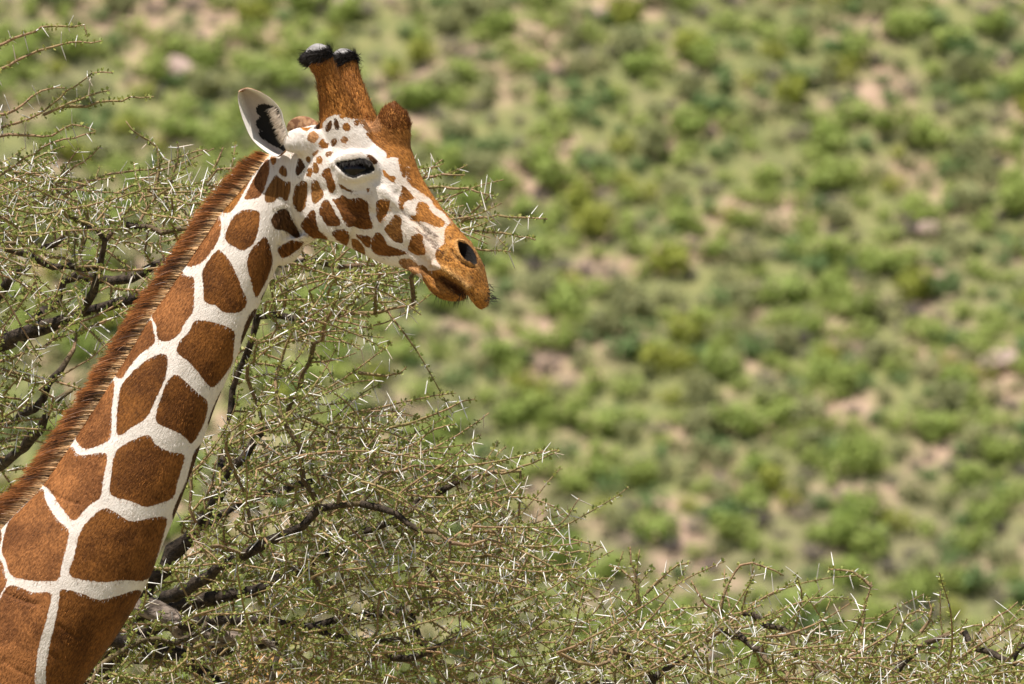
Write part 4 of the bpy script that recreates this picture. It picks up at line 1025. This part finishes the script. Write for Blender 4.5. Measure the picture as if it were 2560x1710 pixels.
    child('thorns', Vv, [F4, F3], THORN, {'t': np.tile([0, 0, 0, .75, .75, .75, 1], len(p)), 'rnd': np.repeat(r.random(len(p)), 7)}, 'stuff')
    print(name, 'nodes', N, 'twigs', len(tw), 'leaves', nleaf, 'thorns', len(p), 't', round(time.time() - T0, 1))
    return root

y1 = 1.3
thorn_tree('thorn_tree', 'spreading white thorned acacia tree with dark limbs directly behind the giraffe neck',
  np.array([*IMG(60, 4725, 1.6)[:2], 0.0]),
  [(60, 4700, 1.6, 170), (100, 3300, 1.6, 140), (140, 2300, 1.55, 115), (210, 1850, 1.45, 90), (240, 1660, 1.4, 60), (330, 1545, 1.3, 40)],
  [[(225, 1700, 1.4, 50), (330, 1530, 1.3, 36), (400, 1430, 1.25, 27), (480, 1330, 1.2, 20), (550, 1230, 1.15, 16), (640, 1100, 1.1, 10), (720, 1030, 1.1, 6)],
   [(180, 1900, 1.5, 60), (60, 1500, 1.7, 40), (-80, 1180, 1.8, 30), (-130, 980, 1.7, 25), (-60, 895, 1.5, 22), (60, 845, 1.3, 20), (190, 795, 1.2, 17), (300, 752, 1.1, 15), (375, 735, 1.1, 13), (480, 660, 1.2, 9)],
   [(-130, 980, 1.7, 22), (-60, 800, 1.6, 17), (0, 735, 1.4, 15), (70, 655, 1.3, 12), (130, 605, 1.25, 9), (210, 560, 1.2, 6)],
   [(60, 845, 1.3, 15), (150, 745, 1.4, 13), (170, 690, 1.4, 13), (290, 700, 1.35, 12), (400, 655, 1.35, 12), (520, 640, 1.4, 10), (640, 655, 1.4, 9), (782, 644, 1.4, 8), (860, 665, 1.4, 7), (950, 663, 1.4, 5)],
   [(200, 1560, 1.2, 34), (300, 1592, 1.1, 27), (400, 1625, 1.05, 26), (500, 1680, 1.0, 25), (600, 1760, 1.0, 22)],
   [(330, 1545, 1.3, 26), (520, 1500, 1.3, 20), (700, 1450, 1.3, 14), (887, 1349, 1.2, 10), (1016, 1277, 1.15, 8.5), (1120, 1215, 1.1, 7.5), (1190, 1187, 1.1, 5), (1300, 1175, 1.1, 3.5)],
   [(330, 1640, 1.7, 24), (620, 1620, 1.8, 18), (900, 1540, 1.7, 16), (1020, 1545, 1.6, 14), (1060, 1600, 1.6, 11), (1120, 1660, 1.6, 6)],
   [(480, 1330, 1.2, 12), (640, 1240, 1.5, 10), (860, 1180, 1.6, 8), (1000, 1140, 1.5, 5)],
   [(640, 790, 1.3, 9), (760, 790, 1.3, 8), (880, 785, 1.3, 7), (960, 770, 1.3, 5), (1040, 770, 1.3, 3)],
   [(520, 640, 1.4, 9), (760, 560, 1.6, 8), (960, 540, 1.6, 6), (1120, 500, 1.5, 4)],
   [(550, 1230, 1.15, 10), (570, 1050, 1.4, 9), (640, 790, 1.3, 9)],
   [(330, 1545, 1.3, 20), (560, 1420, .8, 15), (760, 1300, .7, 11), (900, 1255, .7, 6)], [(300, 1590, 1.2, 20), (560, 1545, .8, 14), (780, 1575, .8, 10), (980, 1640, .8, 6)],
   [(-130, 980, 1.7, 18), (-20, 1050, 1.3, 14), (70, 1030, 1.1, 12), (130, 960, 1.0, 9), (190, 880, 1.0, 6)], [(-80, 1180, 1.8, 24), (10, 1160, 1.3, 18), (80, 1100, 1.1, 14), (130, 1020, 1.0, 10), (170, 960, 1.0, 6)],
   [(190, 795, 1.2, 12), (240, 720, 1.0, 10), (250, 640, .9, 8), (300, 560, .9, 6)]],
  [[(330, 1515, 1.0, 24), (400, 1520, .98, 26), (440, 1560, .96, 26), (456, 1592, .95, 26), (540, 1586, .93, 25), (620, 1598, .92, 23), (668, 1592, .92, 15), (694, 1612, .92, 9), (688, 1660, .92, 8), (682, 1740, .92, 8)]],
  [([(-220, 440), (0, 400), (200, 460), (420, 430), (560, 430), (700, 470), (680, 590), (450, 620), (0, 640), (-220, 650)], 430, .45, 1.8),
   ([(-220, 640), (420, 640), (330, 800), (200, 1000), (50, 1180), (-220, 1200)], 60, .6, 2.0),
   ([(640, 660), (900, 660), (940, 720), (900, 780), (800, 830), (700, 870), (600, 940), (560, 1010), (620, 780)], 190, .6, 1.7),
   ([(700, 450), (1000, 440), (1070, 460), (1120, 510), (1180, 560), (1130, 600), (1050, 620), (700, 620)], 80, .6, 1.5),
   ([(520, 1060), (700, 1000), (850, 1010), (950, 1080), (1000, 1160), (1180, 1230), (1260, 1300), (1320, 1380), (1330, 1500), (1250, 1760), (80, 1760), (330, 1450), (470, 1200)], 1150, .45, 2.0)],
  [[(-60, 130, .8), (20, 100, .8), (110, 66, .75), (160, 64, .75), (208, 63, .75), (216, 88, .75)],
   [(-80, 215, .8), (20, 160, .8), (110, 120, .8), (190, 103, .8), (256, 101, .8)],
   [(-80, 330, 1), (30, 310, .9), (110, 275, .85), (190, 210, .8), (240, 180, .8), (281, 182, .8)],
   [(110, 285, .85), (170, 258, .8), (250, 226, .8), (277, 222, .8)],
   [(150, 268, .85), (240, 258, .8), (320, 245, .8), (380, 240, .8)],
   [(-70, 275, .9), (20, 285, .9), (70, 245, .9), (110, 225, .9), (160, 216, .9)],
   [(-60, 345, .9), (40, 335, .9), (120, 340, .9), (180, 310, .9), (235, 325, .9)],
   [(-80, 470, 1), (10, 430, .95), (90, 378, .9), (130, 355, .9), (180, 345, .9), (235, 328, .9)],
   [(100, 500, 1), (160, 435, .9), (215, 400, .85), (250, 364, .85)],
   [(-90, 525, 1), (30, 515, .95), (150, 488, .9), (230, 450, .9), (300, 430, .9), (390, 420, .9), (450, 390, .9), (520, 372, .9)],
   [(385, 480, .9), (395, 440, .9), (396, 380, .9), (375, 352, .9), (335, 325, .85), (316, 300, .85)],
   [(430, 480, .9), (436, 420, .9), (443, 360, .9)], [(520, 460, .9), (545, 400, .9), (560, 370, .9)], [(1000, 460, 1.2), (1060, 440, 1.1), (1100, 400, 1.1)],
   [(1040, 470, 1.3), (1150, 470, 1.2), (1240, 492, 1.15)], [(1080, 520, 1.3), (1180, 545, 1.2), (1260, 540, 1.15), (1372, 548, 1.1)], [(1090, 570, 1.3), (1210, 580, 1.2), (1280, 585, 1.2), (1340, 602, 1.15)], [(1040, 450, 1.2), (1090, 437, 1.15), (1160, 436, 1.1)], [(1130, 610, 1.3), (1210, 625, 1.2), (1275, 628, 1.15)],
   [(1150, 560, 1.2), (1190, 515, 1.15), (1225, 482, 1.1)], [(880, 930, 1), (960, 940, 1), (1000, 930, .95), (1020, 915, .95)],
   [(900, 1110, 1), (950, 1080, .9), (1050, 1050, .85), (1120, 1020, .85), (1190, 994, .85)],
   [(930, 1130, 1), (1020, 1120, .9), (1080, 1075, .9), (1140, 1060, .9)],
   [(1190, 1187, 1.1), (1270, 1180, 1), (1340, 1150, 1), (1400, 1128, 1)],
   [(1150, 1330, 1.1), (1300, 1330, 1), (1400, 1310, 1), (1430, 1270, 1), (1448, 1240, 1)],
   [(1200, 1390, 1.1), (1320, 1370, 1), (1440, 1382, 1), (1500, 1372, 1)], [(1250, 1450, 1.1), (1350, 1435, 1), (1460, 1420, 1), (1490, 1415, 1)]],
  77, (.10, 0, .03), (.75, -.05, .12))
thorn_tree('thorn_tree', 'low grey twigged thorn bush with upright sprays to the right of the acacia tree',
  np.array([*IMG(1720, 4725, 1.2)[:2], 0.0]),
  [(1720, 4700, 1.2, 90), (1740, 3400, 1.2, 70), (1700, 2500, 1.1, 50), (1690, 2000, 1.05, 34)],
  [[(1690, 2000, 1.05, 28), (1600, 1820, 1.0, 16), (1640, 1700, .9, 11), (1720, 1640, .9, 8), (1850, 1540, .9, 5)],
   [(1690, 2000, 1.05, 24), (1500, 1850, 1.2, 14), (1380, 1760, 1.2, 9), (1250, 1700, 1.2, 5)],
   [(1690, 2000, 1.05, 22), (1850, 1850, 1.2, 14), (1980, 1740, 1.2, 9), (2080, 1640, 1.2, 5)]],
  [],
  [([(1360, 1600), (1480, 1540), (1560, 1500), (1700, 1550), (1800, 1530), (1900, 1570), (2060, 1570), (2150, 1600), (2200, 1680), (2150, 1800), (1250, 1800), (1280, 1680)], 400, .3, 1.7)],
  [[(1600, 1520, .8), (1590, 1450, .8), (1575, 1390, .8), (1572, 1368, .8)], [(1600, 1470, .8), (1560, 1425, .8), (1520, 1412, .8)], [(1620, 1480, .8), (1670, 1430, .8), (1722, 1406, .8)],
   [(1800, 1540, .8), (1815, 1470, .8), (1840, 1425, .8), (1880, 1408, .8), (1930, 1425, .8), (1955, 1440, .8)],
   [(1540, 1740, .6), (1535, 1680, .6), (1550, 1620, .6), (1580, 1585, .6), (1630, 1570, .6)], [(1560, 1710, .6), (1680, 1630, .6), (1800, 1550, .6), (1900, 1515, .6)],
   [(2150, 1600, .9), (2160, 1520, .9), (2180, 1455, .9)], [(2180, 1470, .9), (2130, 1430, .9), (2070, 1425, .9)], [(1790, 1530, .9), (1750, 1490, .9), (1730, 1450, .9)]],
  78, (.04, 0, .04), (.6, -.05, .28), 1.2)
thorn_tree('thorn_tree', 'thorn bush with forking brown stem standing apart, furthest from the giraffe',
  np.array([*IMG(2380, 4725, 1.0)[:2], 0.0]),
  [(2380, 4700, 1.0, 80), (2360, 3400, 1.0, 62), (2300, 2400, .95, 44), (2220, 1950, .9, 30)],
  [[(2220, 1950, .9, 24), (2190, 1760, .8, 14), (2240, 1680, .8, 10), (2320, 1610, .8, 8), (2420, 1580, .8, 5)],
   [(2220, 1950, .9, 22), (2400, 1800, 1.0, 13), (2520, 1650, 1.0, 8), (2620, 1560, 1.0, 5)],
   [(2220, 1950, .9, 16), (2150, 1820, 1.1, 11), (2100, 1720, 1.1, 6)]],
  [],
  [([(2080, 1650), (2200, 1620), (2330, 1620), (2420, 1640), (2560, 1590), (2720, 1570), (2760, 1800), (2050, 1800)], 300, .25, 1.6)],
  [[(2230, 1640, .7), (2250, 1570, .7), (2280, 1530, .7), (2310, 1525, .7), (2330, 1560, .7)], [(2410, 1650, .7), (2450, 1570, .7), (2500, 1540, .7), (2540, 1505, .7)], [(2300, 1580, .7), (2330, 1530, .7), (2315, 1490, .7)],
   [(2400, 1640, .7), (2500, 1580, .7), (2570, 1540, .7)]],
  79, (.04, 0, .04), (.6, -.05, .25), 1.2)

# ------------------------------------------------------------------ ochre earth mound behind the lower limbs
r = np.random.default_rng(66)
nl, nr = 40, 48; hts = np.linspace(0, 1, nl)
ctr = IMG(640, 1600, 6.0); top = ctr[2] + .02
prof = np.interp(hts, [0, .15, .5, .8, .93, .985, 1], [1.35, 1.0, .62, .38, .25, .16, .03])
ph = np.linspace(0, 2 * math.pi, nr, endpoint=False)
rr = prof[:, None] * (1 + .22 * (vnoise(np.cos(ph)[None] * 2.2 + 9 + 0 * hts[:, None], np.sin(ph)[None] * 2.2 + hts[:, None] * .8 + 5, 51) - .5) * 2 + .10 * (vnoise(ph[None] * 3 + 0 * hts[:, None], hts[:, None] * 9 + 0 * ph[None], 52) - .5))
Vm = np.stack([rr * np.cos(ph), rr * np.sin(ph), hts[:, None] * top + 0 * ph - .05], -1).reshape(-1, 3)
a = np.arange(nl - 1)[:, None] * nr + np.arange(nr)[None]; b = np.arange(nl - 1)[:, None] * nr + (np.arange(nr)[None] + 1) % nr
m = NT('mound_earth'); o = m.obj(); n1 = m.noise(m.scale(o, (14, 14, 1.6)), 1.2, 4, .6); n2 = m.noise(o, 3, 4)
m.base(m.mix(m.mapr(n1, .3, .7), (0.26, 0.135, 0.04), (0.44, 0.26, 0.10))); m.rough(.95, .1); m.bump(n1, .8, .04)
o_ = meshobj('earth_mound', npmesh('earth_mound', Vm, [np.stack([a, b, b + nr, a + nr], -1).reshape(-1, 4)]), m.m); o_.location = (ctr[0], ctr[1], 0)
tag(o_, 'tall ochre earth mound seen through the lower limbs of the acacia tree', 'earth mound')
print('done', round(time.time() - T0, 1))
